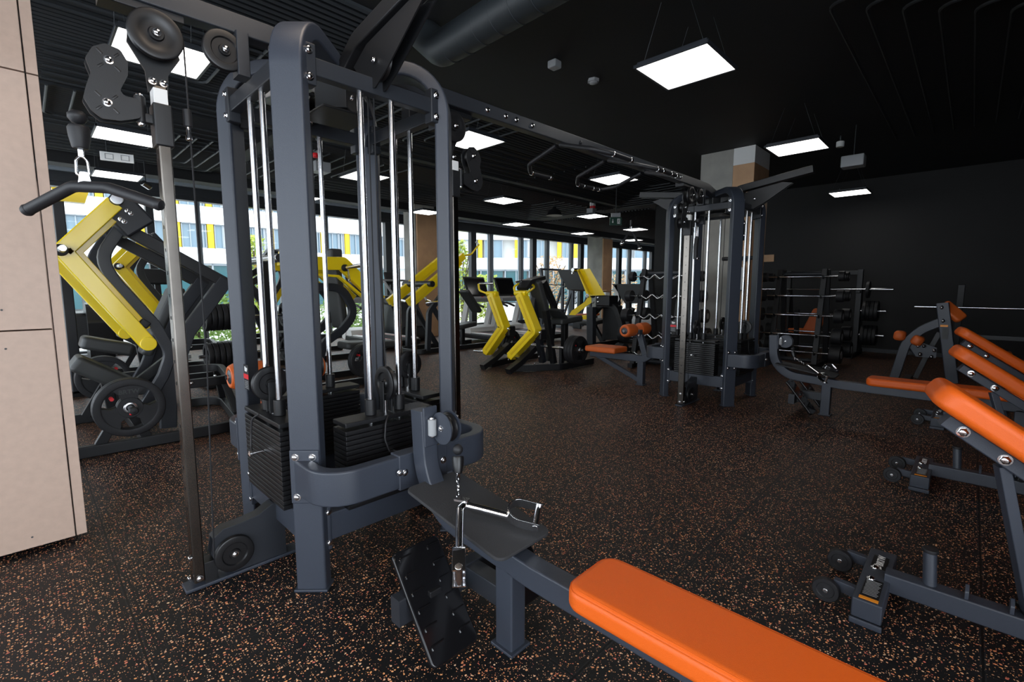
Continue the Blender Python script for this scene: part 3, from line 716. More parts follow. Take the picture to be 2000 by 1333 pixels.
# ------------------------------------------------------------------ seated row bench bolted to the guard tube (built for the near tower, copied to the far one)
RX = 1.155
rb = thing('seated_row_bench', 'near seated row bench with long bright orange seat and chrome handle on it', 'exercise bench', (RX, 1.1, 0))
R = lambda x, y, z: V((RX+x, y, z))
obj('main_beam', MB().sweep([R(0, 1.655, .80), R(0, 1.64, .52), R(0, 1.50, .375), R(0, 1.0, .335), R(0, -.35, .325)], (1, 0, 0), .075, .085, fil=[0, .25, .25, .3, 0], n=8), M['frame'], rb)
lg = obj('front_leg', MB().sweep([R(0, 1.13, .004), R(0, 1.13, .31)], (1, 0, 0), .075, .085), M['frame'], rb)
obj('foot_plate', MB().box(R(0, 1.13, .006), (.10, .11, .012), bev=.003), M['frame'], lg)
l2 = obj('rear_leg', MB().sweep([R(0, -.25, .004), R(0, -.25, .30)], (1, 0, 0), .075, .085), M['frame'], rb)
obj('cross_tube', MB().sweep([R(-.335, 1.37, .185), R(.335, 1.37, .185)], (0, 0, 1), .10, .055).box(R(0, 1.25, .19), (.07, .20, .08), bev=.004), M['dframe'], rb)
obj('seat', MB().pad(R(0, .80, .452), R(0, -.42, .452), (0, 0, 1), .245, .078, r=.055, seg=5), M['orange'], rb)
seat_ = rb.children[-1]
for zz, ins in ((.4475, .013), (.441, .0045)):
    obj('stitched_seam', MB().tube([R(x*(.1225-ins), y, zz) for x, y in ((-1, .80-ins), (1, .80-ins), (1, -.42+ins), (-1, -.42+ins))], .0016, fil=.05, n=5, seg=6, closed=True, nrm=(0, 0, 1)), M['orange'], seat_)
bd_ = MB().pad(R(0, 1.60, .505), R(0, 1.045, .425), (0, -.14, .99), .275, .014, r=.035, seg=3)
obj('handle_board', bd_, mat('ribbed_rubber_mat', (.030, .031, .034), .75, bump=.9, bscale=500), rb)
for s in (-1, 1):
    c = .205*s
    b0, b1 = R(c, 1.185, .05), R(c, 1.43, .36)
    n = V((0, -(b1-b0).z, (b1-b0).y)).normalized()
    fp = MB().pad(b0, b1, n, .205, .022, r=.022, seg=3)
    fo = obj('foot_plate', fp, M['gloss'], rb, 'black ribbed foot plate')
    d = (b1-b0)/6.5
    for i in range(1, 7):
        for e in (-1, 1):
            p = b0+d*i+V((e*.06, 0, 0))+n*.001
            obj('tread_rib', MB().tube([p-V((.02, 0, 0))-d*.12, p-V((.022, 0, 0))+d*.1, p+V((.03, 0, 0))+d*.1], .0035, fil=.008, seg=6), M['gloss'], fo)
    obj('plate_bracket', MB().box(R(c*.98, 1.335, .185), (.05, .05, .09), bev=.003), M['black'], fo)
# cable pulley on the upright
pu = obj('pulley_plate', MB().box(R(.0, 1.605, .735), (.070, .012, .17), Matrix.Rotation(-.03, 4, 'X'), .004), M['frame'], rb)
for x in (-.022, .026): obj('side_disc', MB().cyl(R(x+.033, 1.545, .735), R(x+.037, 1.545, .735), .068, 32), M['frame'], pu)
obj('low_pulley', pulley_mb(R(.037, 1.545, .735), (1, 0, 0), .062, .034), M['plastic'], pu)
obj('swivel_barrel', MB().cyl(R(-.005, 1.585, .70), R(-.005, 1.585, .77), .018, 14, .003), M['grey'], pu)
bolts(pu, [(R(.011, 1.545, .735), (-1, 0, 0)), (R(-.005, 1.585, .77), (0, 0, 1)), (R(-.005, 1.585, .70), (0, 0, -1)), (R(.063, 1.545, .735), (1, 0, 0))], M['chrome'], .010)
bolts(rb, [(R(-.095, 1.70, .53), (0, -1, 0))], M['chrome'], .012)
rb2 = dup(rb, (T2.x-.05, .975, 0), 0, 'far seated row bench with orange seat, standing before the barbell rack')
# ------------------------------------------------------------------ close-grip chrome row handle lying on the board
h0 = V((1.075, 1.322, .515))
hk = thing('row_handle', 'chrome double stirrup row handle lying on the black board', 'cable attachment', h0)
H_ = lambda x, y, z=0: h0+V((x, y, z))
obj('rubber_stopper', MB().lathe(V((1.197, 1.475, .655)), V((0, 0, 1)), [(0, -.022), (.012, -.02), (.021, -.008), (.021, .006), (.012, .018), (0, .02)], 20), M['rubber'], hk)
obj('cable_cone', MB().lathe(V((1.193, 1.47, .628)), V((-.25, -.30, -1)), [(.022, 0), (.025, .008), (.023, .04), (.017, .066), (.014, .07), (0, .07)], 20), M['plastic'], hk)
top = V((1.172, 1.445, .565)); bot = V((1.082, 1.335, .522))
obj('clevis', MB().box(top-V((0, 0, .01)), (.016, .012, .032), bev=.003), M['chrome'], hk)
ch = MB(); 
for i in range(3):
    a = top.lerp(bot, .12+i*.30); b = top.lerp(bot, .40+i*.30); mm = (a+b)/2; dd = (b-a); s2 = dd.cross(V((1, .4, .2)) if i % 2 else V((.2, 1, 0))).normalized()*.009
    ch.tube([a-s2*.3, a+dd*.2+s2, b-dd*.2+s2, b+s2*.3, b-dd*.2-s2, a+dd*.2-s2], .0032, fil=.008, n=3, seg=7, closed=True)
obj('snap_link', ch, M['chrome'], hk)
obj('lug_plate', MB().prism(fillet([H_(-.018, .02, .008), H_(.016, .022, .008), H_(.034, -.03, .008), H_(.006, -.034, .008)], .008, 3, True), (0, 0, .008)), M['chrome'], hk)
HM = M['chrome']
A0 = H_(.012, -.022, .014)
armR = [H_(.02, -.045, .014), H_(.19, -.035, .016)]
armL = [H_(-.018, -.075, .014), H_(-.095, -.185, .012)]
JT = V((1.075, 1.315, .515)); RE = V((1.185, 1.165, .478)); LE = V((.945, 1.165, .445))
arm = MB().tube([RE, JT.lerp(RE, .10), JT.lerp(LE, .12), LE], .0140, fil=.03, seg=16)
obj('handle_tube', arm, HM, hk)
def stirrup(c, axis_out, side, r=.042, w=.034, grip=True, up=V((0, 0, 1))):
    """flat strap bent into a horseshoe with a round grip across its open end"""
    ax = V(axis_out).normalized(); sd = V(side).normalized(); n = ax.cross(sd).normalized()
    path = []
    for i in range(13):
        a = PI/2+PI*i/12
        path.append(c+ax*(r*math.cos(a))+sd*(r*math.sin(a)))
    path = [path[0]+ax*.075]+path+[path[-1]+ax*.075]
    m = MB().sweep(path, n, w, .005, c=.001)
    s = obj('stirrup', m, HM, hk)
    e = ax*.062
    obj('grip', MB().cyl(c+e+sd*(r+.004), c+e-sd*(r+.004), .0125, 18, .002), M['steel'], s)
bn_ = V((0, -.14, .99))
axR = (RE-JT).normalized(); sdR = bn_.cross(axR).normalized()
sdR = (sdR*.95+bn_*.30).normalized()
stirrup(RE+axR*.042+V((0, 0, .024)), axR, sdR, r=.047, w=.040)
dn = V((-.62, -.74, -.30)).normalized(); sdL = V((0, 0, 1)); sdL = (sdL-dn*sdL.dot(dn)).normalized()
stirrup(LE+dn*.036, dn, sdL, r=.036, w=.042)
for o_, g_ in ((rb, 'seated row benches'), (rb2, 'seated row benches'), (hk, 'row handles')): o_['group'] = g_
hk2 = dup(hk, V((5.64, 1.197, .517)), 0, 'chrome row handle lying on the far row bench board')
# ------------------------------------------------------------------ weight plates: rubber disc with three grip openings, steel hub, embossed letters (axis along Y, face towards -Y)
def make_plate(r, t, label, group, loc, red=True):
    th = thing('weight_plate', label, 'weight plate', loc, group)
    o = V(loc); A = V((0, -1, 0))


    ring_ = MB()
    prof = [(r*.76, -t*.42), (r*.80, -t*.5), (r*.97, -t*.5), (r, -t*.34), (r, t*.34), (r*.97, t*.5), (r*.80, t*.5), (r*.76, t*.42)]
    seg = 44; rings = []
    for i in range(seg):
        a = 2*PI*i/seg; d = V((math.cos(a), 0, math.sin(a)))
        rings.append([o+d*q+A*z for q, z in prof])
    ring_.ring(rings, closed=True)
    body = obj('rubber_rim', ring_, M['rubber'], th)
    web = MB()
    for k in range(3):
        a0 = PI/2+2*PI*k/3
        pts = []
        for s in range(-6, 7): pts.append((r*.79, a0+s*.105))
        inner = [(r*.52, a0+.50), (r*.38, a0+.66), (r*.30, a0+.55), (r*.30, a0), (r*.30, a0-.55), (r*.38, a0-.66), (r*.52, a0-.50)]
        poly = [o+V((math.cos(a)*q, 0, math.sin(a)*q))+A*(t*.36) for q, a in pts+inner]
        web.prism(poly, -A*(t*.72))
    web.lathe(o, A, [(r*.16, -t*.42), (r*.34, -t*.42), (r*.36, -t*.3), (r*.36, t*.3), (r*.34, t*.42), (r*.16, t*.42)], 32, True)
    obj('web', web, M['rubber'], th)
    obj('steel_hub', MB().lathe(o, A, [(.0262, -t*.5), (r*.17, -t*.5), (r*.19, -t*.45), (r*.19, t*.45), (r*.17, t*.52), (.0262, t*.52)], 28, True), M['steel'], th)
    if r > .19:
        em = text_mb('BRTW', o+V((0, -t*.37, r*.55)), (1, 0, 0), (0, 0, 1), r*.2, .0012, .0012)
        obj('embossed_letters', em, M['grey_pad'], th)
        if red: obj('red_dot', MB().cyl(o+V((-r*.47, -t*.36, r*.36)), o+V((-r*.47, -t*.40, r*.36)), r*.06, 16), M['red'], th)
    return th
ORD = ['outermost', 'second', 'third', 'fourth', 'fifth', 'sixth', 'seventh']
proto = {}
def plates(loc, axis, n, r, t, where, step=None, first=None):
    """n plates threaded on a peg; axis points from the outer plate inwards"""
    axis = V(axis).normalized(); step = step or t*1.04
    for i in range(n):
        p = V(loc)+axis*(step*i)
        lb = '%s black plate on %s' % (ORD[i], where) if n > 1 else 'single black plate on %s' % where
        rz = math.atan2(axis.y, axis.x)-PI/2
        key = (round(r, 3), round(t, 3))
        if key not in proto:
            proto[key] = make_plate(r, t, lb, 'rubber grip plates', (0, 0, 0))
            c = proto[key]; c.location = p; c.rotation_euler = (0, 0, rz)
        else: dup(proto[key], p, rz, lb, 'rubber grip plates')
# ------------------------------------------------------------------ lever arm with a channel on its inner edge
def channel(mb, path, nrm, w, h, fil=.05):
    return mb.sweep(path, nrm, w, h, fil=fil, c=.008)
def shift(pts, v): return [p+V(v) for p in pts]
def press_machine(label):
    """plate loaded press: U shaped floor frame, bent uprights and yellow elbow levers on both sides"""
    t = thing('press_machine', label, 'gym machine', (.75, 5.45, 0))
    YN, YF = 4.78, 6.02
    bf = MB().sweep([V((-.75, 4.88, .05)), V((1.32, 4.80, .05)), V((1.48, 6.12, .05)), V((-.75, 6.14, .05))], (0, 0, 1), .09, .06, fil=[0, .22, .22, 0], n=8, c=.008)
    bo = obj('floor_frame', bf, M['black'], t)
    obj('cross_member', MB().sweep([V((.62, 4.84, .05)), V((.62, 6.13, .05))], (0, 0, 1), .08, .06), M['black'], bo)
    up = MB().sweep([V((.55, 5.10, .44)), V((1.32, 5.08, .44)), V((1.46, 5.98, .44)), V((.55, 6.0, .44))], (0, 0, 1), .08, .055, fil=[0, .15, .15, 0], n=8, c=.007)
    uo = obj('leg_loop', up, M['black'], t)
    for a, b in (((1.30, 5.22, .42), (1.385, 5.14, .06)), ((1.40, 5.88, .42), (1.46, 5.95, .06))):
        obj('loop_post', MB().sweep([V(a), V(b)], (0, 1, 0), .05, .06), M['black'], uo)
    bolts(uo, [(V((1.40, 5.2, .10)), (0, 0, 1)), (V((1.2, 5.10, .485)), (0, 0, 1)), (V((1.0, 5.055, .45)), (0, -1, 0))], M['chrome'], .012)
    # bent uprights
    P2 = [W(258, 405, Y=5.03), W(232, 450, Y=5.03), W(196, 503, Y=5.03), W(222, 548, Y=5.03), W(302, 634, Y=5.03), W(334, 690, Y=5.03), W(318, 735, Y=5.03), W(285, 790, Y=5.03)]
    for dy in (0, .84):
        obj('bent_upright', MB().sweep(shift(P2, (0, dy, 0)), (0, 1, 0), .07, .085, fil=[0, .2, .22, .3, .3, .2, .2, 0], n=7, c=.009), M['dframe'], t)
        obj('rear_beam', MB().sweep(shift([W(243, 447, Y=5.06), W(449, 558, Y=5.06)], (0, dy, 0)), (0, 1, 0), .07, .10), M['black'], t)
        obj('rear_leg', MB().sweep(shift([W(440, 548, Y=5.06), W(365, 650, Y=5.06), V((.83, 5.06, .46)), V((.80, 5.06, .08))], (0, dy, 0)), (0, 1, 0), .075, .12, fil=[0, .08, .08, 0]), M['dframe'], t)
    # pivot head
    ph = MB().box(W(247, 424, Y=5.0), (.24, .22, .26), Matrix.Rotation(math.radians(-38), 4, 'Y'), .02)
    ph2 = MB().box(W(247, 424, Y=5.0)+V((0, .84, 0)), (.24, .22, .26), Matrix.Rotation(math.radians(-38), 4, 'Y'), .02)
    po = obj('pivot_head', ph, M['dframe'], t); obj('pivot_head', ph2, M['dframe'], t)
    ax = W(223, 394, Y=4.86)
    obj('pivot_shaft', MB().cyl(ax+V((0, -.14, 0)), ax+V((0, 1.30, 0)), .045, 24, .004), M['black'], t)
    cap = MB().cyl(ax+V((0, -.155, 0)), ax+V((0, -.13, 0)), .040, 24, .004)
    obj('pivot_cap', cap, M['steel'], t, 'round steel cap on the pivot')
    hb = [(W(x, y, Y=4.885), (0, -1, 0)) for x, y in ((249, 412), (256, 417), (236, 428), (243, 433))]
    bolts(po, hb, M['chrome'], .013)
    LP2 = [W(223, 398, Y=YN), W(122, 490, Y=YN), W(288, 671, Y=YN)]
    for i, dy in enumerate((0, YF-YN)):
        pth = shift(LP2, (0, dy, 0))
        m = channel(MB(), pth, (0, 1, 0), .10, .112, .004)
        a = obj('lever_arm', m, M['yellow'], t, 'bright yellow elbow shaped lever')
        e = LP2[1]+V((0, dy, 0)); d1 = (pth[0]-pth[1]).normalized(); d2 = (pth[2]-pth[1]).normalized()
        inn = (d1+d2).normalized()*.088
        bk = V((0, .03, 0))
        rib = MB().sweep([pth[1]+inn+d1*.34+bk, pth[1]+inn+bk, pth[1]+inn+d2*.70+bk], (0, 1, 0), .045, .045, fil=0)
        obj('inner_channel', rib, M['yellow'], a)
        obj('end_boss', MB().cyl(pth[2]+V((0, -.058, 0)), pth[2]+V((0, .06, 0)), .056, 28, .006), M['yellow'], a)
        s = -1 if i == 0 else 1
        hp = pth[1]+V((0, s*.05, 0))+(-d1-d2)*.01
        h = obj('load_peg', MB().cyl(hp, hp+V((0, s*.26, 0)), .024, 20, .004), M['steel'], a)
        obj('peg_collar', MB().cyl(hp, hp+V((0, s*.035, 0)), .042, 24, .006), M['rubber'], h)
        obj('bump_stop', MB().box(pth[2]+(pth[1]-pth[2]).normalized()*.20+inn*1.1, (.07, .07, .06), Matrix.Rotation(math.radians(40), 4, 'Y'), .012), M['rubber'], a)
    # upholstery
    obj('seat_pad', MB().pad(W(152, 692, Y=5.42), W(268, 742, Y=5.42), (.35, 0, .94), .36, .135, r=.04), M['grey_pad'], t)
    obj('back_pad', MB().pad(W(330, 560, Y=5.45), W(270, 690, Y=5.45), (-.85, 0, .3), .30, .09, r=.05), M['grey_pad'], t)
    obj('thigh_pad', MB().pad(W(160, 655, Y=6.0), W(262, 672, Y=6.0), (.12, 0, .99), .30, .12, r=.04), M['grey_pad'], t)
    obj('seat_post', MB().sweep([W(205, 735, Y=5.42), V((.48, 5.42, .06))], (0, 1, 0), .07, .08), M['black'], t)
    obj('seat_rail', MB().sweep([W(240, 770, Y=5.42), W(330, 700, Y=5.42)], (0, 1, 0), .07, .08), M['black'], t)
    # plate pegs
    for s, y0, px in ((-1, 4.84, (.50, .40)), (1, 6.1, (.50, .40))):
        c = V((px[0], y0, px[1]))
        obj('plate_peg', MB().cyl(c, c+V((0, s*.40, 0)), .0215, 20, .004), M['black'], t)
        obj('peg_tip', MB().lathe(c+V((0, s*.40, 0)), (0, s, 0), [(.028, -.03), (.030, -.02), (.030, .006), (.024, .018), (0, .022)], 20), M['rubber'], t)
        obj('red_mark', MB().box(c+V((-.018, s*.405, -.020)), (.016, .02, .016), bev=.006), M['red'], t, 'red mark on the peg tip')
        obj('peg_bracket', MB().sweep([c, V((.62, y0-.02*s, .08))], (0, 1, 0), .05, .07).sweep([c, V((.32, y0-.02*s, .08))], (0, 1, 0), .05, .07), M['black'], t)
    return t
pm = press_machine('nearest plate loaded press with bright yellow elbow lever, behind the steel rail')
plates((.50, 4.60, .40), (0, 1, 0), 2, .225, .05, 'the front floor peg of the nearest yellow press')
plates((.50, 6.36, .40), (0, -1, 0), 2, .225, .05, 'the back floor peg of the nearest yellow press')
pm['group'] = 'yellow lever presses'
pm2 = dup(pm, (1.40, 8.55, 0), 0, 'second yellow lever press, seen behind the bent upright of the nearest one')
pm3 = dup(pm, (1.65, 9.5-.9, 0), PI, 'third yellow lever press facing away, seen between the left guide rods of the near tower')
pm3.location = (3.15, 9.0, 0)
# ------------------------------------------------------------------ pull-down lever machine behind the tower
def bent_lever_machine():
    t = thing('lever_row_machine', 'yellow lever machine with a chrome peg and S shaped black tubes, behind the near tower', 'gym machine', (3.2, 6.2, 0))
    Y0, Y1 = 5.85, 6.65
    for dy, nm in ((0, 'near'), (Y1-Y0, 'far')):
        pth = shift([W(545, 505, Y=Y0), W(602, 515, Y=Y0), W(668, 515, Y=Y0), W(742, 588, Y=Y0)], (0, dy, 0))
        a = obj('lever_arm', channel(MB(), pth, (0, 1, 0), .09, .165, .04), M['yellow'], t)
        rib = shift([W(604, 536, Y=Y0), W(660, 540, Y=Y0), W(738, 605, Y=Y0)], (0, dy, 0))
        obj('inner_channel', MB().sweep(rib, (0, 1, 0), .07, .03, fil=.03), M['yellow'], a)
        s = -1 if dy == 0 else 1
        c = W(668, 524, Y=Y0)+V((0, dy+s*.05, 0))
        p = obj('load_peg', MB().cyl(c, c+V((.10, s*.34, .03)), .0245, 18, .004), M['chrome'], a)
        obj('peg_collar', MB().cyl(c, c+V((.012, s*.04, 0)), .045, 20, .006), M['rubber'], p)
        obj('spring_clip', MB().tube([c+V((.02, s*.06, -.02)), c+V((.02, s*.08, -.16)), c+V((.04, s*.08, -.16)), c+V((.03, s*.06, -.02))], .004, fil=.01, seg=6), M['chrome'], p)
        st = shift([W(605, 560, Y=Y0+.1), W(668, 562, Y=Y0+.1), W(694, 612, Y=Y0+.1), W(668, 645, Y=Y0+.1), W(630, 672, Y=Y0+.1), W(618, 735, Y=Y0+.1)], (0, dy*.75, 0))
        obj('bent_upright', MB().sweep(st, (0, 1, 0), .07, .10, fil=.22, n=8), M['dframe'], t)
    pv = W(540, 505, Y=Y0)
    obj('pivot_shaft', MB().cyl(pv+V((0, -.1, 0)), pv+V((0, 1.0, 0)), .05, 24, .005), M['steel'], t)
    obj('front_post', MB().sweep([pv+V((0, .4, 0)), V((pv.x-.05, 6.25, .06))], (0, 1, 0), .10, .12), M['black'], t)
    fl = MB().sweep([V((2.1, 5.9, .05)), V((3.75, 5.9, .05)), V((3.75, 6.6, .05)), V((2.1, 6.6, .05))], (0, 0, 1), .09, .06, fil=.15)
    obj('floor_frame', fl, M['black'], t)
    obj('back_pad', MB().pad(W(655, 500, Y=6.25), W(672, 640, Y=6.25), (1, 0, .15), .32, .11, r=.05), M['grey_pad'], t)
    obj('seat_pad', MB().pad(W(668, 668, Y=6.2), W(770, 664, Y=6.2), (0, 0, 1), .36, .10, r=.05), M['grey_pad'], t)
    obj('seat_post', MB().sweep([W(712, 690, Y=6.2), V((W(712, 690, Y=6.2).x, 6.2, .05))], (0, 1, 0), .08, .09), M['black'], t)
    obj('head_rest', MB().box(W(650, 500, Y=6.25), (.16, .26, .18), bev=.03, seg=3), M['grey_pad'], t)
    obj('plate_peg', MB().cyl(V((3.05, 5.86, .37)), V((3.05, 5.56, .37)), .0245, 16, .004), M['steel'], t)
    return t
bent_lever_machine()
plates((3.05, 5.62, .37), (0, 1, 0), 2, .225, .05, 'the floor peg behind the orange roller')
# ------------------------------------------------------------------ twin incline lever machine
def incline_machine():
    t = thing('incline_lever_machine', 'yellow twin lever machine with long raised handles, left of the treadmill consoles', 'gym machine', (6.0, 8.1, 0))
    for Y0 in (7.75, 8.45):
        pth = shift([W(797, 592, Y=7.75), W(905, 500, Y=7.75)], (0, Y0-7.75, 0))
        a = obj('lever_arm', MB().sweep(pth, (0, 1, 0), .09, .14), M['yellow'], t)
        obj('inner_channel', MB().sweep(shift([W(803, 597, Y=7.75), W(900, 513, Y=7.75)], (0, Y0-7.75, 0)), (0, 1, 0), .06, .09), M['yellow'], a)
        hp = pth[1]
        hd = MB().tube([hp, hp+V((.22, 0, .04)), hp+V((.44, 0, .26))], .019, fil=.12, seg=10)
        h = obj('lever_handle', hd, M['yellow'], a)
        obj('grip', MB().tube([hp+V((.44, 0, .26)), hp+V((.43, .0, .27)), hp+V((.18, -.2, .28))], .018, fil=.01, seg=10), M['chrome'], h)
        c = W(836, 592, Y=7.75)+V((0, Y0-7.75, 0)); s = -1 if Y0 < 8 else 1
        obj('load_peg', MB().lathe(c, (.1, s, .1), [(.07, 0), (.03, .09), (.024, .1), (.024, .38), (0, .39)], 18), M['steel'], a)
        obj('bent_upright', MB().sweep([W(880, 552, Y=7.75)+V((0, Y0-7.75, 0)), W(838, 610, Y=7.75)+V((0, Y0-7.75, 0)), V((5.55, Y0, .06))], (0, 1, 0), .08, .10, fil=.15), M['dframe'], t)
        obj('back_strut', MB().sweep([W(845, 600, Y=7.75)+V((0, Y0-7.75, 0)), V((6.3, Y0, .06))], (0, 1, 0), .07, .09), M['dframe'], t)
    obj('pivot_shaft', MB().cyl(W(845, 555, Y=7.6), W(845, 555, Y=7.6)+V((0, 1.0, 0)), .06, 24, .005), M['black'], t)
    obj('floor_frame', MB().sweep([V((7.3, 7.75, .05)), V((5.3, 7.75, .05)), V((5.3, 8.45, .05)), V((7.3, 8.45, .05))], (0, 0, 1), .09, .06, fil=.18), M['black'], t)
    obj('seat_pad', MB().pad(V((6.55, 8.1, .50)), V((7.05, 8.1, .56)), (0, 0, 1), .36, .10, r=.05), M['grey_pad'], t)
    obj('back_pad', MB().pad(W(903, 570, Y=8.1), W(930, 612, Y=8.1), (-.6, 0, .6), .32, .09, r=.05), M['grey_pad'], t)
    obj('seat_post', MB().sweep([V((6.75, 8.1, .45)), V((6.75, 8.1, .05))], (0, 1, 0), .08, .09), M['black'], t)
    obj('knee_roller', MB().cyl(V((6.40, 7.85, .72)), V((6.40, 8.35, .72)), .07, 20, .02), M['rubber'], t)
    obj('plate_peg', MB().cyl(V((5.95, 7.72, .36)), V((5.95, 7.45, .36)), .0245, 14, .003), M['steel'], t)
    return t
incline_machine()
plates((5.95, 7.5, .36), (0, 1, 0), 2, .225, .05, 'the low peg of the raised handle machine')
# ------------------------------------------------------------------ low-row / hack machine with two yellow legs, centre of the picture
def leg_machine():
    t = thing('plate_loaded_machine', 'black machine with two bent yellow levers in front, standing alone on the open floor', 'gym machine', (5.8, 5.1, 0))
    X0 = 5.45
    for i, Yc in enumerate((5.60, 5.02)):
        px = [[(962, 576), (985, 640), (952, 688)], [(1018, 575), (1046, 647), (1000, 696)]][i]
        pth = [W(*q, X=X0) for q in px]
        # the levers lean in the plane of the picture: keep both ends on one lateral plane with a slight splay
        nrm = (pth[1]-pth[0]).cross(pth[2]-pth[1]).normalized()
        a = obj('lever_arm', MB().sweep(pth, nrm, .16, .135, fil=.03, c=.008), M['yellow'], t)
        fc = nrm if nrm.x < 0 else -nrm
        m = MB()
        off = fc*.082
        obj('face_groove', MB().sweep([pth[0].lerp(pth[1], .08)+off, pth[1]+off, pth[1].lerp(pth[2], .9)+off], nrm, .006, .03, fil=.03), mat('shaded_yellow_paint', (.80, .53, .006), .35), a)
        e0 = (pth[0]-pth[1]).normalized()
        top = pth[0]+e0*.02
        hb = V((0, 1, 0)) if True else None
        obj('cross_cap', MB().cyl(top+V((0, -.12, 0)), top+V((0, .12, 0)), .042, 20, .006), M['yellow'], a)
        loop = MB().tube([top+V((0, .12, 0)), top+V((-.02, .30, .05)), top+V((0, .34, .16))] if i == 0 else [top+V((0, .12, 0)), top+V((.0, .16, .10)), top+V((.22, .12, .20)), top+V((.24, -.1, .10)), top+V((0, -.12, 0))], .018, fil=.08, seg=10)
        h = obj('handle_loop', loop, M['yellow'], a)
        obj('grip', MB().cyl(top+V((.03, .36, .17)), top+V((.16, .14, .175)), .02, 16, .004) if i == 0 else MB().cyl(top+V((.02, .14, .17)), top+V((.22, .06, .20)), .02, 16, .004), M['chrome'], h)
        s = 1 if i == 0 else -1
        c = pth[2]
        pg = obj('load_peg', MB().cyl(c+V((0, s*.05, 0)), c+V((0, s*.34, -.01)), .0245, 18, .004), M['chrome'], a)
        obj('end_boss', MB().cyl(c+V((0, -.065, 0)), c+V((0, .065, 0)), .05, 20, .006), M['yellow'], a)
        ft = V((5.06, Yc-.02, .04))
        f = obj('front_foot', MB().sweep([V((5.62, Yc-.06, .36)), V((5.30, Yc-.03, .15)), ft], (0, 1, 0), .11, .09, fil=.05), M['black'], t)
        bolts(f, [(V((5.56, Yc-.12, .12)), (0, -1, 0)), (V((5.66, Yc-.12, .22)), (0, -1, 0))], M['chrome'], .016)
        obj('hinge_block', MB().box(pth[1]+V((.12, 0, -.06)), (.16, .14, .16), bev=.02), M['black'], a)
        bolts(a, [(pth[1]+V((.02, -.075*1, -.02)), (-.5, -.8, 0))], M['chrome'], .02)
    obj('base_rail', MB().sweep([V((5.25, 5.05, .06)), V((5.9, 4.62, .06)), V((6.75, 4.62, .06))], (0, 0, 1), .10, .07, fil=.2), M['black'], t)
    obj('base_rail', MB().sweep([V((5.25, 5.60, .06)), V((5.9, 5.72, .06)), V((6.75, 5.72, .06))], (0, 0, 1), .10, .07, fil=.2), M['black'], t)
    obj('upright', MB().sweep([V((6.05, 5.15, .06)), V((5.80, 5.15, 1.05)), V((5.95, 5.15, 1.35))], (0, 1, 0), .10, .09, fil=.2), M['dframe'], t)
    obj('back_strut', MB().sweep([V((5.88, 4.95, .95)), V((6.1, 4.95, .06))], (0, 1, 0), .09, .09), M['black'], t)
    obj('rear_post', MB().sweep([V((6.2, 5.15, .06)), V((6.35, 5.15, 1.0)), V((6.05, 5.15, 1.42))], (0, 1, 0), .09, .10, fil=.2), M['black'], t)
    bp = obj('back_pad', MB().pad(W(1048, 545, Y=5.05), W(1068, 620, Y=5.05), (.9, -.2, .2), .30, .10, r=.05), M['grey_pad'], t)
    obj('chest_arch', MB().sweep([W(1020, 565, Y=5.1), W(1030, 550, Y=5.1), W(1056, 543, Y=5.1)], (0, 1, 0), .22, .06, fil=.06), M['black'], t)
    obj('seat_pad', MB().pad(V((6.12, 4.98, .80)), V((6.72, 4.98, .84)), (0, 0, 1), .36, .10, r=.04), M['grey_pad'], t)
    obj('seat_wedge', MB().pad(V((6.10, 4.95, .98)), V((6.30, 4.95, .82)), (.6, 0, .8), .30, .05, r=.03), M['grey_pad'], t)
    obj('seat_post', MB().sweep([V((6.45, 5.0, .76)), V((6.45, 5.0, .06))], (0, 1, 0), .09, .10), M['black'], t)
    obj('plate_axle', MB().cyl(V((6.02, 4.30, .34)), V((6.02, 6.05, .34)), .0245, 18, .004), M['steel'], t)
    obj('axle_bracket', MB().box(V((6.02, 4.72, .22)), (.08, .05, .26), bev=.008).box(V((6.02, 5.62, .22)), (.08, .05, .26), bev=.008), M['black'], t)
    return t
leg_machine()
plates((6.02, 4.38, .34), (0, 1, 0), 3, .225, .055, 'the near axle end of the open floor machine')
plates((6.02, 5.98, .34), (0, -1, 0), 3, .225, .055, 'the far axle end of the open floor machine')
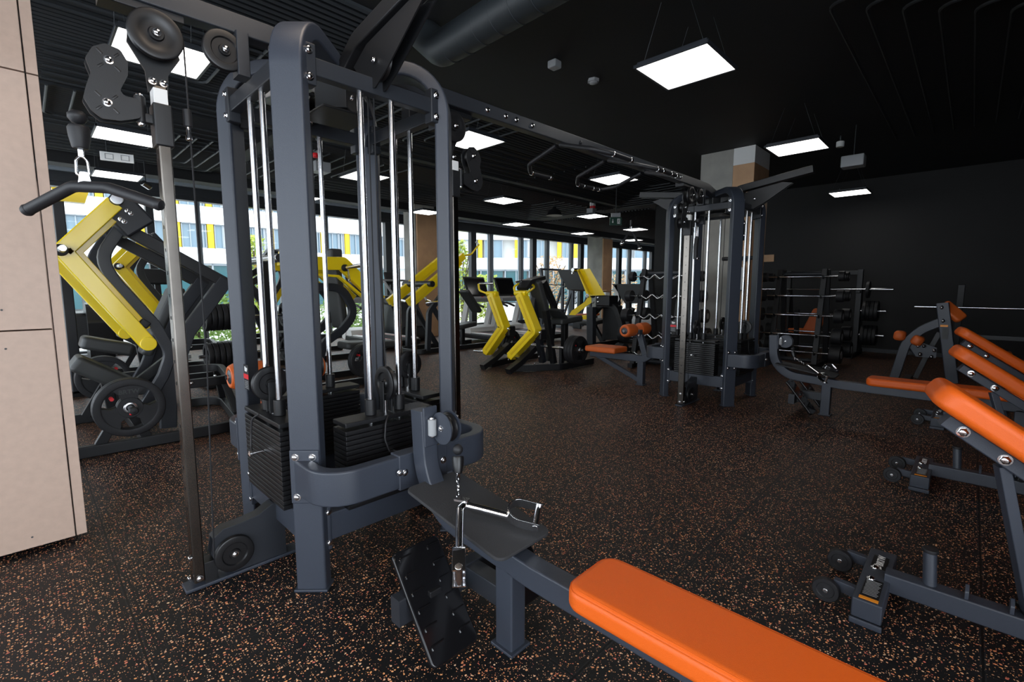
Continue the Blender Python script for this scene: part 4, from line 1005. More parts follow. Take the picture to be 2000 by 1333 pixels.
# ------------------------------------------------------------------ leg press with a broad yellow sled
def leg_press():
    t = thing('leg_press', 'leg press with a broad yellow sled arm and black foot platform', 'gym machine', (8.7, 5.9, 0))
    Y0 = 5.75
    q = lambda x, y, d=0: W(x, y, X=8.35)+V((d, 0, 0))
    a = obj('sled_arm', MB().prism([q(1131, 526), q(1152, 525), q(1182, 577), q(1155, 578)], (.06, .05, 0)).prism([q(1130, 526), q(1133, 532), q(1156, 580), q(1150, 577)], (-.14, -.06, -.02)), M['yellow'], t)
    obj('lower_lever', MB().prism([q(1150, 578), q(1155, 580), q(1155, 592), q(1147, 597), q(1113, 624), q(1107, 622), q(1117, 607), q(1142, 590)], (.14, .08, 0)), M['yellow'], t)
    obj('lever_foot', MB().box(q(1144, 620), (.1, .14, .09), bev=.01), M['yellow'], t)
    obj('foot_platform', MB().prism([q(1084, 527, .1), q(1131, 527, .1), q(1146, 566, .1), q(1103, 566, .1)], (.5, .12, -.04)), M['black'], t)
    obj('pivot_cap', MB().cyl(q(1127, 528, -.16), q(1127, 528, .1), .045, 20, .006), M['steel'], t)
    obj('pivot_cap', MB().cyl(q(1155, 578, -.16), q(1155, 578, .1), .045, 20, .006), M['steel'], t)
    obj('bearing_box', MB().box(q(1175, 588, .2), (.35, .34, .22), bev=.02), M['black'], t)
    bolts(t, [(q(1167, 582, .02), (-.7, -.7, 0)), (q(1167, 590, .02), (-.7, -.7, 0)), (q(1128, 534, -.17), (-.7, -.7, 0))], M['chrome'], .022)
    obj('front_post', MB().sweep([q(1155, 600), q(1155, 672)], (1, 0, 0), .14, .16), M['dframe'], t)
    obj('curved_frame', MB().sweep([q(1150, 612, .2), q(1165, 596, .2), q(1192, 597, .2), q(1205, 640, .2), q(1212, 668, .2)], (1, 0, 0), .12, .11, fil=.2), M['black'], t)
    obj('body_shroud', MB().prism([q(1163, 600, .3), q(1190, 600, .3), q(1204, 662, .3), q(1160, 668, .3)], (.35, .1, 0)), M['black'], t)
    obj('floor_frame', MB().sweep([V((8.1, 5.95, .05)), V((8.1, 5.0, .05)), V((10.0, 5.0, .05)), V((10.0, 5.95, .05))], (0, 0, 1), .09, .07, fil=.15, closed=True), M['black'], t)
    obj('seat_pad', MB().pad(V((8.9, 6.3, .55)), V((9.5, 6.3, .60)), (0, 0, 1), .4, .1, r=.05), M['grey_pad'], t)
    obj('seat_post', MB().sweep([V((9.2, 6.3, .48)), V((9.2, 6.0, .06))], (1, 0, 0), .09, .1), M['black'], t)
    return t
leg_press()
# ------------------------------------------------------------------ second leg press and dark machines between the leg press and the rack
t = thing('hack_squat', 'dark hack squat with a wide black platform, behind the fixed curl bars', 'gym machine', (11.1, 6.2, 0))
q = lambda x, y, d=0: W(x, y, X=10.9)+V((d, 0, 0))
obj('foot_platform', MB().prism([q(1196, 555), q(1253, 555), q(1256, 592), q(1222, 594)], (.3, .2, 0)), M['black'], t)
obj('slide_rail', MB().sweep([q(1212, 598), q(1186, 665)], (1, 0, 0), .1, .1).sweep([q(1236, 602), q(1215, 668)], (1, 0, 0), .1, .1), M['grey_pad'], t)
obj('shoulder_pad', MB().box(q(1190, 612), (.2, .2, .3), bev=.05, seg=3), M['orange_dark'], t)
obj('back_pad', MB().pad(q(1205, 635), q(1219, 665), (-.7, 0, .7), .4, .1, r=.04), M['orange_dark'], t)
obj('side_shroud', MB().prism([q(1198, 560), q(1204, 556), q(1210, 585), q(1206, 592)], (.2, .15, 0)), M['white'], t)
obj('floor_frame', MB().sweep([V((10.3, 6.9, .05)), V((10.3, 6.0, .05)), V((11.9, 6.0, .05)), V((11.9, 6.9, .05))], (0, 0, 1), .09, .07, fil=.15, closed=True), M['black'], t)
obj('post', MB().sweep([V((11.0, 6.4, .06)), q(1228, 590)], (1, 0, 0), .12, .12), M['black'], t)
# ------------------------------------------------------------------ treadmills facing the windows
def treadmill(x, label, dy=.65):
    t = thing('treadmill', label, 'treadmill', (x, 9.5+dy, 0), 'treadmills facing the windows')
    y1 = 9.95
    P = lambda a, y, z: V((x+a, y+dy, z))
    d = MB().box(P(0, 9.0, .14), (.84, 1.95, .12), bev=.03, seg=3)
    do = obj('deck', d, M['black'], t)
    obj('running_belt', MB().box(P(0, 8.92, .205), (.52, 1.6, .014), bev=.004), M['rubber'], do)
    for s in (-1, 1):
        so = obj('side_rail', MB().box(P(s*.34, 8.95, .212), (.13, 1.75, .03), bev=.01), M['white'], do, 'pale grey side rail')
        obj('red_stripe', MB().box(P(s*.272, 8.95, .226), (.012, 1.6, .004)), M['red'], so)
        obj('foot_wheel', MB().cyl(P(s*.36, 8.15, .06), P(s*.41, 8.15, .06), .055, 16, .01), M['rubber'], do)
        obj('upright', MB().sweep([P(s*.40, 9.95, .12), P(s*.40, 9.70, .98)], (1, 0, 0), .07, .16), M['white'], t, 'white slanted upright')
        obj('hand_rail', MB().tube([P(s*.40, 9.80, .95), P(s*.41, 9.35, .93), P(s*.40, 9.12, .86)], .026, fil=.12, seg=10), M['rubber'], t)
    obj('motor_hood', MB().prism(fillet([P(-.42, 9.55, .2), P(-.42, 10.05, .2), P(-.42, 10.05, .30), P(-.42, 9.85, .38), P(-.42, 9.6, .33)], .03, 3, True), (.84, 0, 0)), M['white'], t)
    obj('dash', MB().prism(fillet([P(-.44, 9.50, .96), P(-.44, 9.86, 1.02), P(-.44, 9.86, 1.12), P(-.44, 9.50, 1.06)], .02, 3, True), (.88, 0, 0)), M['grey'], t)
    R = Matrix.Rotation(math.radians(-22), 4, 'X')
    co_ = obj('console', MB().box(P(0, 9.84, 1.34), (.70, .05, .52), R, .03, 3), M['black'], t)
    obj('screen', MB().box(P(0, 9.81, 1.345), (.62, .006, .43), R, .004), M['gloss'], co_)
    obj('stop_key', MB().cyl(P(0, 9.60, 1.085), P(0, 9.60, 1.10), .03, 16), M['red'], t)
for x, lb in ((5.62, 'treadmill with red striped deck between the guide rods'), (7.95, 'treadmill right of the brushed rail, left of two free standing consoles'), (9.0, 'treadmill with its black console against the green shrub')):
    treadmill(x, lb, .65 if x < 7 else -.85)
# ------------------------------------------------------------------ upright bike-like console machine between the rods
t = thing('stair_climber', 'grey cardio climber with looped handrail, by the window behind the guide rods', 'cardio machine', (6.6, 10.6, 0))
cx = 6.6
obj('body', MB().prism(fillet([V((cx-.4, 9.7, .02)), V((cx-.4, 10.9, .02)), V((cx-.4, 10.9, .9)), V((cx-.4, 10.5, 1.15)), V((cx-.4, 10.2, .95)), V((cx-.4, 9.75, .35))], .12, 5, True), (.8, 0, 0)), M['dframe'], t)
for k in range(4): obj('step', MB().box(V((cx, 9.85+.16*k, .36+.17*k)), (.6, .22, .04), bev=.008), M['rubber'], t)
obj('hand_rail', MB().tube([V((cx-.42, 9.75, .95)), V((cx-.45, 10.3, 1.45)), V((cx-.40, 10.62, 1.50)), V((cx+.40, 10.62, 1.50)), V((cx+.45, 10.3, 1.45)), V((cx+.42, 9.75, .95))], .028, fil=.15, seg=10), M['grey'], t)
obj('console', MB().box(V((cx, 10.72, 1.55)), (.4, .06, .34), Matrix.Rotation(-.35, 4, 'X'), .03), M['black'], t)
obj('console_post', MB().cyl(V((cx, 10.75, 1.0)), V((cx, 10.74, 1.5)), .04, 14), M['black'], t)
# cross trainers at the far left, behind the press machine
def cross_trainer(x, y, label):
    t = thing('cross_trainer', label, 'cardio machine', (x, y, 0), 'cross trainers by the left windows')
    P = lambda a, b, z: V((x+a, y+b, z))
    obj('front_shroud', MB().prism(fillet([P(-.16, -.30, .12), P(-.16, -.36, .75), P(-.16, -.22, 1.05), P(-.16, .25, 1.05), P(-.16, .35, .6), P(-.16, .35, .12)], .1, 4, True), (.32, 0, 0)), M['plastic'], t)
    obj('side_cover', MB().prism(fillet([P(-.30, -.12, .3), P(-.30, -.12, .9), P(-.30, .4, .9), P(-.30, .4, .3)], .08, 4, True), (.60, 0, 0)), M['black'], t)
    obj('base', MB().box(P(0, .1, .06), (.12, 1.7, .08), bev=.02).box(P(0, -.65, .06), (.6, .1, .08), bev=.02).box(P(0, .9, .06), (.6, .1, .08), bev=.02), M['grey'], t)
    obj('mast', MB().sweep([P(0, -.05, .9), P(0, .05, 1.45)], (1, 0, 0), .09, .07), M['plastic'], t)
    obj('console', MB().box(P(0, .02, 1.52), (.46, .08, .30), Matrix.Rotation(-.3, 4, 'X'), .04, 3), M['black'], t)
    for s in (-1, 1):
        obj('moving_handle', MB().tube([P(s*.30, -.1, .45), P(s*.32, .0, 1.05), P(s*.30, .1, 1.35), P(s*.26, .2, 1.60)], .02, fil=.1, seg=8), M['rubber'], t)
        obj('pedal', MB().box(P(s*.2, .62, .28), (.16, .4, .05), bev=.015), M['plastic'], t)
cross_trainer(.85, 10.75, 'cross trainer at the far left, next to the beige wall')
cross_trainer(1.75, 10.9, 'cross trainer behind the yellow lever tip')
# ------------------------------------------------------------------ plate tree behind the floor frame
t = thing('plate_rack', 'black plate rack with round posts, behind the steel rail', 'weight rack', (2.3, 7.3, 0))
for x in (2.08, 2.52): obj('round_post', MB().cyl(V((x, 7.3, .05)), V((x, 7.3, 1.18)), .05, 18, .008), M['dframe'], t)
obj('base', MB().box(V((2.3, 7.3, .04)), (1.5, .55, .07), bev=.01), M['black'], t)
for z in (.40, .92):
    for x0, x1 in ((1.55, 2.08), (2.08, 2.52), (2.52, 3.05)): obj('peg', MB().cyl(V((x0, 7.3, z)), V((x1, 7.3, z)), .0245, 14), M['steel'], t)
obj('shelf', MB().box(V((2.78, 7.3, .64)), (.5, .4, .06), bev=.01), M['black'], t)
for z, tn in ((.40, 'lower'), (.92, 'upper')):
    plates((1.66, 7.3, z), (1, 0, 0), 5, .18, .055, 'the left %s peg of the plate rack' % tn, step=.068)
    plates((2.94, 7.3, z), (-1, 0, 0), 5, .18, .055, 'the right %s peg of the plate rack' % tn, step=.068)
# ------------------------------------------------------------------ squat racks by the right windows
def squat_rack(x, label):
    t = thing('squat_rack', label, 'squat rack', (x, 10.3, 0), 'squat racks by the windows')
    P = lambda a, b, z: V((x+a, 10.3+b, z))
    for s in (-1, 1):
        u = obj('upright', MB().sweep([P(s*.55, 0, .03), P(s*.55, .0, 1.62), P(s*.50, .12, 1.95)], (1, 0, 0), .09, .09, fil=.1), M['frame'], t)
        obj('bar_hook', MB().box(P(s*.55, -.08, 1.35), (.08, .12, .06), bev=.01).box(P(s*.55, -.14, 1.40), (.08, .02, .12), bev=.005), M['black'], u)
        for z in (.55, .75, .95, 1.15): obj('peg_hook', MB().tube([P(s*.55, -.04, z), P(s*.55, -.14, z-.02), P(s*.55, -.16, z+.05)], .014, fil=.03, seg=7), M['black'], u)
        obj('base_rail', MB().sweep([P(s*.55, .5, .05), P(s*.55, -.9, .05)], (1, 0, 0), .08, .08), M['frame'], t)
        obj('rear_brace', MB().sweep([P(s*.55, .5, .05), P(s*.53, .04, 1.3)], (1, 0, 0), .07, .07), M['frame'], t)
    obj('top_bar', MB().sweep([P(-.5, .12, 1.93), P(.5, .12, 1.93)], (0, 0, 1), .07, .07), M['frame'], t)
    obj('olympic_bar', MB().cyl(P(-1.0, -.1, 1.41), P(1.0, -.1, 1.41), .014, 14), M['black'], t)
squat_rack(12.6, 'left squat rack with pegged uprights, in front of the yellow green shrub')
squat_rack(14.3, 'right squat rack, partly behind the leg press platform')
bn = thing('flat_bench', 'flat brown bench under the squat racks by the window', 'exercise bench', (12.9, 9.1, 0))
obj('pad', MB().pad(V((12.2, 9.1, .46)), V((13.5, 9.1, .46)), (0, 0, 1), .28, .08, r=.04), M['orange_dark'], bn)
for x in (12.4, 13.3): obj('leg', MB().box(V((x, 9.1, .19)), (.08, .3, .38), bev=.01), M['black'], bn)
# ------------------------------------------------------------------ lat pull-down seats on the window side of both towers
def lat_seat(T, ye, label):
    lt = thing('lat_pulldown_seat', label, 'exercise seat', (T.x, T.y+1.2, 0), 'lat pull-down seats')
    Lp = lambda x, y, z: T+V((x, y, z))
    obj('main_beam', MB().sweep([Lp(0, .70, .46), Lp(0, .86, .36), Lp(0, ye, .36)], (1, 0, 0), .08, .09, fil=.1), M['frame'], lt)
    lo = obj('front_leg', MB().sweep([Lp(0, .90, .004), Lp(0, .90, .32)], (1, 0, 0), .08, .09), M['frame'], lt)
    obj('foot_plate', MB().box(Lp(0, .90, .006), (.11, .12, .012), bev=.003), M['frame'], lo)
    obj('side_brace', MB().sweep([Lp(0, .92, .06), Lp(0, ye-.1, .34)], (1, 0, 0), .05, .06), M['frame'], lt)
    obj('knee_post', MB().sweep([Lp(0, .84, .40), Lp(0, .93, .68)], (1, 0, 0), .07, .08), M['frame'], lt)
    obj('seat', MB().pad(Lp(0, ye-.50, .485), Lp(0, ye, .485), (0, 0, 1), .36, .08, r=.03), M['orange_dark'], lt)
    obj('roller_axle', MB().cyl(Lp(-.32, 1.0, .75), Lp(.32, 1.0, .75), .018, 14), M['chrome'], lt)
    obj('roller_mount', MB().box(Lp(0, .97, .70), (.10, .10, .10), bev=.01), M['frame'], lt)
    bolts(lt, [(Lp(-.052, .97, .70), (-1, 0, 0)), (Lp(-.052, .93, .68), (-1, 0, 0))], M['chrome'], .014)
    for s in (-1, 1):
        r = MB().lathe(Lp(s*.07, 1.0, .75), (s, 0, 0), [(.045, 0), (.075, .004), (.085, .02), (.088, .12), (.085, .20), (.075, .222), (.045, .226)], 26)
        ro = obj('knee_roller', r, M['orange_dark'], lt)
        obj('end_cap', MB().lathe(Lp(s*.295, 1.0, .75), (s, 0, 0), [(.045, 0), (.045, .006), (.03, .012), (0, .013)], 22), M['dframe'], ro)
        pc = MB()
        for k in range(16):
            a = 2*PI*k/16; c = Lp(s*.292, 1.0+.066*math.cos(a), .75+.066*math.sin(a)); pc.box(c, (.008, .006, .016), Matrix.Rotation(a, 4, 'X') if False else None, .002, 1)
        obj('gathered_hem', MB().torus(Lp(s*.290, 1.0, .75), (s, 0, 0), .060, .014), M['orange_dark'], ro)
    return lt
lat_seat(T1, 1.36, 'near lat pull-down seat with orange knee rollers, behind the near tower')
lat_seat(T2, 1.72, 'far lat pull-down seat with two orange rollers, left of the far tower')
# ------------------------------------------------------------------ fixed barbell racks
def fixed_bar(c, half, r_head, w_head, label, group, curl=False):
    t = thing('fixed_curl_bar' if curl else 'fixed_barbell', label, 'barbell', c, group)
    c = V(c)
    if curl:
        pts = [c+V((0, y, z)) for y, z in ((-half, 0), (-.29, 0), (-.20, -.05), (-.10, .03), (0, -.045), (.10, .03), (.20, -.05), (.29, 0), (half, 0))]
        m = MB().tube(pts, .013, fil=.03, seg=10)
    else: m = MB().cyl(c-V((0, half, 0)), c+V((0, half, 0)), .013, 12)
    b = obj('bar', m, M['steel'], t)
    if not curl:
        for s in (-1, 1): obj('knurled_sleeve', MB().cyl(c+V((0, s*.18, 0)), c+V((0, s*.40, 0)), .0155, 12, .002), M['chrome'], b)
    for s in (-1, 1):
        h = MB().cyl(c+V((0, s*half, 0)), c+V((0, s*(half+w_head), 0)), r_head, 24, .012)
        ho = obj('weight_head', h, M['rubber'], t)
        obj('end_plate', MB().cyl(c+V((0, s*(half+w_head), 0)), c+V((0, s*(half+w_head+.004), 0)), r_head*.45, 16, .002), M['grey'], ho)
    return t
def bar_rack(label, x, y, zt=1.62):
    t = thing('barbell_rack', label, 'weight rack', (x, y, 0), 'fixed barbell racks')
    P = lambda a, b, z: V((x+a, y+b, z))
    for s in (-1, 1):
        obj('front_upright', MB().sweep([P(-.42, s*.33, .03), P(-.10, s*.33, zt)], (0, 1, 0), .08, .07), M['black'], t)
        obj('rear_upright', MB().sweep([P(.42, s*.33, .03), P(.10, s*.33, zt)], (0, 1, 0), .08, .07), M['black'], t)
        obj('base_foot', MB().sweep([P(-.5, s*.33, .04), P(.5, s*.33, .04)], (0, 1, 0), .08, .07), M['black'], t)
    obj('top_bar', MB().cyl(P(0, -.33, zt-.07), P(0, .33, zt-.07), .035, 14), M['dframe'], t)
    obj('base_bar', MB().cyl(P(0, -.33, .07), P(0, .33, .07), .035, 14), M['dframe'], t)
    for k, z in enumerate((1.50, 1.18, .86, .54, .26)):
        for e in (-1, 1):
            xx = e*(.163+(1.62-z)*.201)
            for s in (-1, 1): obj('bar_cradle', MB().tube([P(xx-e*.06, s*.33, z-.02), P(xx-e*.03, s*.33, z-.032), P(xx+e*.03, s*.33, z-.032), P(xx+e*.05, s*.33, z+.02)], .011, fil=.012, seg=7), M['black'], t)
    return t
RKX, RKY = 9.33, 2.10
bar_rack('black rack of straight fixed barbells, right of the far tower', RKX, RKY)
lev = ['top', 'second', 'middle', 'fourth', 'lowest']
for k, z in enumerate((1.50, 1.18, .86, .54, .26)):
    for e, sd in ((-1, 'front'), (1, 'back')):
        xx = e*(.163+(1.62-z)*.201)
        fixed_bar((RKX+xx, RKY-.02, z), .52, .078+.015*k+(.004 if e < 0 else 0), .085+.018*k, 'straight fixed barbell, %s %s row of the rack right of the far tower' % (lev[k], sd), 'straight fixed barbells')
bar_rack('black rack of wavy curl bars, left of the far tower', 7.35, 3.62)
for k, z in enumerate((1.50, 1.18, .86, .54, .26)):
    for e, sd in ((-1, 'front'), (1, 'back')):
        xx = e*(.163+(1.62-z)*.201)
        fixed_bar((7.35+xx, 3.62, z), .46, .082+.014*k, .09+.016*k, 'wavy fixed curl bar, %s %s row of the rack left of the far tower' % (lev[k], sd), 'fixed curl bars', True)
# ------------------------------------------------------------------ power rack bar and plates at the dark wall
t = thing('half_rack', 'tall black half rack in front of the dark wall with a barbell on its hooks', 'squat rack', (11.1, 1.7, 0))
for y in (1.55, 2.75):
    obj('upright', MB().sweep([V((11.1, y, .03)), V((11.1, y, 1.66))], (1, 0, 0), .09, .09), M['black'], t)
    obj('base_rail', MB().sweep([V((10.6, y, .05)), V((11.7, y, .05))], (0, 1, 0), .09, .09), M['black'], t)
    obj('bar_hook', MB().box(V((11.02, y, 1.24)), (.10, .07, .05), bev=.01), M['black'], t)
    obj('rear_upright', MB().sweep([V((11.6, y, .06)), V((11.2, y, 1.3))], (0, 1, 0), .08, .08), M['black'], t)
obj('cross_bar', MB().sweep([V((11.1, 1.55, 1.6)), V((11.1, 2.75, 1.6))], (0, 0, 1), .08, .08), M['black'], t)
for z in (.42, .88): obj('storage_peg', MB().cyl(V((11.1, 1.55, z)), V((11.1, 1.12, z)), .025, 14, .004), M['steel'], t)
for z, tn in ((.42, 'lower'), (.88, 'upper')):
    plates((11.1, 1.26, z), (0, 1, 0), 4, .19, .055, 'the %s storage peg of the half rack at the dark wall' % tn, step=.06)
b = thing('olympic_barbell', 'long steel barbell with one plate, lying on the half rack at the dark wall', 'barbell', (11.0, 2.1, 1.285))
obj('shaft', MB().cyl(V((11.0, 1.45, 1.285)), V((11.0, 2.85, 1.285)), .014, 14), M['steel'], b)
for s, y0, y1 in ((1, 1.45, 1.03), (-1, 2.85, 3.25)): obj('sleeve', MB().cyl(V((11.0, y0, 1.285)), V((11.0, y1, 1.285)), .025, 16, .003), M['steel'], b)
plates((11.0, 1.40, 1.285), (0, 1, 0), 1, .16, .05, 'the barbell lying across the half rack')
# bench press station on the far right
t = thing('bench_press_station', 'black bench press with a bare steel bar, far right in front of the dark wall', 'exercise bench', (9.6, -.2, 0))
for y in (-.75, .12):
    obj('upright', MB().sweep([V((9.75, y, .03)), V((9.6, y, 1.36))], (0, 1, 0), .08, .08), M['black'], t)
    obj('bar_hook', MB().box(V((9.54, y, .99)), (.12, .06, .05), bev=.01), M['black'], t)
    obj('foot', MB().sweep([V((9.2, y, .04)), V((10.2, y, .04))], (0, 1, 0), .08, .07), M['black'], t)
obj('safety_rail', MB().sweep([V((9.7, -.75, .60)), V((9.7, .12, .60))], (0, 0, 1), .07, .07).sweep([V((9.0, -.75, .52)), V((9.7, -.75, .60))], (0, 1, 0), .07, .07), M['black'], t)
obj('pad', MB().pad(V((8.9, -.32, .44)), V((9.5, -.32, .44)), (0, 0, 1), .28, .08, r=.04), M['orange_dark'], t)
obj('bench_leg', MB().box(V((9.0, -.32, .18)), (.08, .3, .36), bev=.01).box(V((9.2, -.32, .18)), (.08, .3, .36), bev=.01), M['black'], t)
b = thing('bare_barbell', 'bare steel barbell on the hooks of the far right bench press', 'barbell', (9.48, -.3, 1.035))
obj('shaft', MB().cyl(V((9.48, -.9, 1.03)), V((9.48, .28, 1.03)), .014, 14), M['steel'], b)
for y0, y1 in ((.28, .62), (-.9, -1.24)): obj('sleeve', MB().cyl(V((9.48, y0, 1.03)), V((9.48, y1, 1.03)), .024, 16, .003), M['steel'], b)
# orange preacher bench behind the racks
t = thing('preacher_bench', 'orange padded bench behind the straight barbell rack', 'exercise bench', (10.4, 2.4, 0))
obj('arm_pad', MB().pad(W(1604, 606, X=10.4), W(1580, 652, X=10.4), (-.9, -.2, .35), .26, .09, r=.06), M['orange_dark'], t)
obj('seat', MB().pad(V((10.6, 2.25, .5)), V((10.9, 2.55, .5)), (0, 0, 1), .3, .08, r=.04), M['orange_dark'], t)
obj('post', MB().sweep([V((10.35, 2.4, .9)), V((10.5, 2.4, .05)), V((11.0, 2.4, .05))], (0, 1, 0), .08, .08, fil=.08), M['black'], t)
# ------------------------------------------------------------------ decline abdominal bench with arched frame
t = thing('back_extension_bench', 'dark blue arched frame bench with orange pads, behind the inclined benches', 'exercise bench', (8.4, .3, 0))
XA = 8.2
w_ = lambda x, y, X=XA: W(x, y, X=X)
obj('front_post', MB().sweep([w_(1841, 592), w_(1860, 748)], (1, 0, 0), .11, .125), M['frame'], t)
obj('arched_tube', MB().sweep([w_(1838, 629), w_(1800, 644), w_(1770, 668), w_(1746, 740)], (1, 0, 0), .09, .105, fil=.35, n=8), M['frame'], t)
obj('gusset_plate', MB().prism([w_(1775, 675), w_(1795, 668), w_(1830, 680), w_(1828, 700), w_(1790, 697)], (.02, .02, 0)), M['frame'], t)
bolts(t, [(w_(x, y, XA-.06), (-.75, -.65, 0)) for x, y in ((1839.5, 601), (1842, 627), (1793, 676.5), (1804.5, 676.5), (1824.5, 685), (1797, 692.5), (1819, 697.5))], M['chrome'], .018)
obj('brace', MB().sweep([w_(1812, 690, XA+.2), w_(1788, 738, XA+.2)], (1, 0, 0), .05, .06).sweep([w_(1835, 650, XA+.2), w_(1812, 690, XA+.2)], (1, 0, 0), .05, .06), M['black'], t)
obj('floor_rail', MB().sweep([V((8.25, .95, .05)), V((8.25, -.05, .05))], (0, 0, 1), .08, .08).sweep([V((7.9, .55, .05)), V((8.7, .55, .05))], (0, 0, 1), .08, .08), M['dframe'], t)
obj('neck_pad', MB().pad(w_(1845, 591), w_(1884, 623), (-.3, .45, .8), .15, .08, r=.04), M['orange_dark'], t)
obj('side_cushion', MB().pad(w_(1748, 645), w_(1772, 648), (0, 0, 1), .22, .13, r=.06), M['orange_dark'], t)
obj('side_cushion', MB().pad(w_(1788, 652), w_(1810, 662), (0, 0, 1), .22, .13, r=.06), M['orange_dark'], t)
lb = obj('warning_label', MB().box(w_(1844, 637, XA-.062), (.012, .075, .028), bev=.003), M['labelorange'], t, 'small orange warning strip')
obj('small_print', MB().box(w_(1846, 652, XA-.061), (.008, .06, .14)), M['grey_pad'], lb)
# ------------------------------------------------------------------ adjustable benches at the right edge
def bench(label, foot, dirv, pad_a, pad_b, w, up, thick, extra):
    """flat base with a wheeled foot plus a raised orange back pad"""
    t = thing('adjustable_bench', label, 'exercise bench', foot, 'adjustable benches')
    f = V(foot); d = V(dirv).normalized(); s = V((-d.y, d.x, 0))
    B = lambda a, b, z: f+d*a+s*b+V((0, 0, z))
    db, sb = d, s; d = V((0, -1, 0)); s = V((1, 0, 0))
    P = lambda a, b, z: f+d*a+s*b+V((0, 0, z))
    R = Matrix.Rotation(-PI/2, 4, 'Z')
    fo = obj('foot_bar', MB().box(P(0, 0, .062), (.098, .50, .080), R, .006), M['frame'], t)
    for e in (-1, 1): obj('end_cap', MB().box(P(0, e*.256, .012), (.104, .012, .024), R, .004), M['frame'], fo)
    obj('base_beam', MB().sweep([P(.03, 0, .095), B(.12, 0, .095), B(1.3, 0, .095)], (0, 0, 1), .08, .07), M['frame'], t)
    for e in (-1, 1):
        a = obj('wheel_arm', MB().sweep([P(-.02, e*.15, .07), P(-.125, e*.15, .078)], (0, 0, 1), .045, .03), M['frame'], t)
        wv = obj('wheel', MB().lathe(P(-.145, e*.15-.034, .055), s, [(.010, -.010), (.030, -.010), (.033, -.014), (.047, -.014), (.051, -.009), (.051, .009), (.047, .014), (.033, .014), (.030, .010), (.010, .010)], 28), M['rubber'], a)
        obj('axle_bolt', MB().cyl(P(-.145, e*.15-.052, .055), P(-.145, e*.15-.012, .055), .010, 14, .003), M['chrome'], wv)
    bolts(t, [(P(-.012, -.055, .102), (0, 0, 1)), (P(-.012, .055, .102), (0, 0, 1))], M['chrome'], .016, dome=True)
    obj('stop_post', MB().cyl(B(.17, 0, .12), B(.16, .02, .26), .022, 16, .003), M['frame'], t)
    obj('stop_cap', MB().cyl(B(.16, .02, .26), B(.16, .02, .275), .027, 16, .003), M['rubber'], t)
    for k in range(5): obj('ladder_notch', MB().prism(fillet([B(.27+k*.12, -.03, .13), B(.27+k*.12, .03, .13), B(.27+k*.12, .03, .165), B(.27+k*.12, 0, .185), B(.27+k*.12, -.03, .165)], .008, 2, True), db*.012), M['frame'], t)
    a, b, u = V(pad_a), V(pad_b), V(up).normalized()
    obj('back_pad', MB().pad(a, b, u, w, thick, r=.07, seg=6, taper=1.0), M['orange'], t)
    x = (b-a).normalized(); y = u.cross(x).normalized(); n = x.cross(y)
    st = MB()
    for e in (-1, 1): st.tube([a+x*.06+y*(e*w*.40)-n*.002, b-x*.06+y*(e*w*.40)-n*.002], .0014, seg=5)
    rr = MB().sweep([a+x*.10-n*(thick+.03), b-n*(thick+.03)], y, .075, .05)
    ro = obj('pad_rail', rr, M['frame'], t)
    for e in (.16, .30): bolts(ro, [(a+x*e-n*(thick+.03)+y*(-.038), -y)], M['chrome'], .015)
    c = B(.44, 0, .15)
    obj('support_strut', MB().sweep([c, extra], sb, .045, .035), M['frame'], t)
    obj('strut_pin', MB().cyl(c-sb*.05, c+sb*.05, .018, 14, .003), M['black'], t)
    # labels on the foot bar
    pl = obj('name_plate', MB().box(P(.0, .115, .1025), (.055, .13, .002), R, .001), M['label_black'], t, 'black plate lettered BRTW')
    tx = text_mb('BRTW', P(.002, .135, .104), s, -d, .036, .0004, .0008)
    obj('lettering', tx, M['white'], pl)
    lg = MB()
    for k in range(3): lg.prism([P(-.014+k*.010, .066-k*.006+.0, .1036), P(-.014+k*.010+.006, .066-k*.006, .1036), P(-.014+k*.010+.002, .088-k*.006, .1036), P(-.014+k*.010-.004, .088-k*.006, .1036)], (0, 0, .0006))
    obj('slash_emblem', lg, M['white'], pl)
    wl_ = obj('warning_label', MB().box(P(.002, -.14, .1025), (.060, .17, .0015), R, .0008), M['label_black'], t)
    ln = MB()
    for k in range(11): ln.box(P(.002-(k % 3)*.001, -.075-k*.0118, .1035), (.050-.004*(k % 3), .0032, .0006), R)
    obj('small_print', ln, M['grey'], wl_)
    obj('orange_strip', MB().box(P(.002, -.226, .1030), (.062, .022, .0015), R, .004), M['labelorange'], wl_)
    return t
def tilted(label, foot, d, top):
    d0 = d; d = V((.16, -.98, 0)).normalized(); a = V(top); c, sn = math.cos(math.radians(35)), math.sin(math.radians(35))
    b = a+V((d.x*c, d.y*c, -sn))*.80
    up = V((d.x*sn, d.y*sn, c))
    f = V(foot)
    return bench(label, foot, d0, a, b, .29, up, .085, a.lerp(b, .40)-up*.14)
tilted('front adjustable bench, lower right edge, with readable BRTW name plate on its foot', (2.44, .20, 0), (.38, -.92, 0), (2.36, .055, .985))
tilted('second adjustable bench, middle of the three raised orange pads', (4.20, .15, 0), (.33, -.94, 0), (4.22, .035, .955))
tilted('third adjustable bench, topmost and farthest of the three raised orange pads', (6.1, .14, 0), (.2, -.98, 0), (6.06, .045, .965))
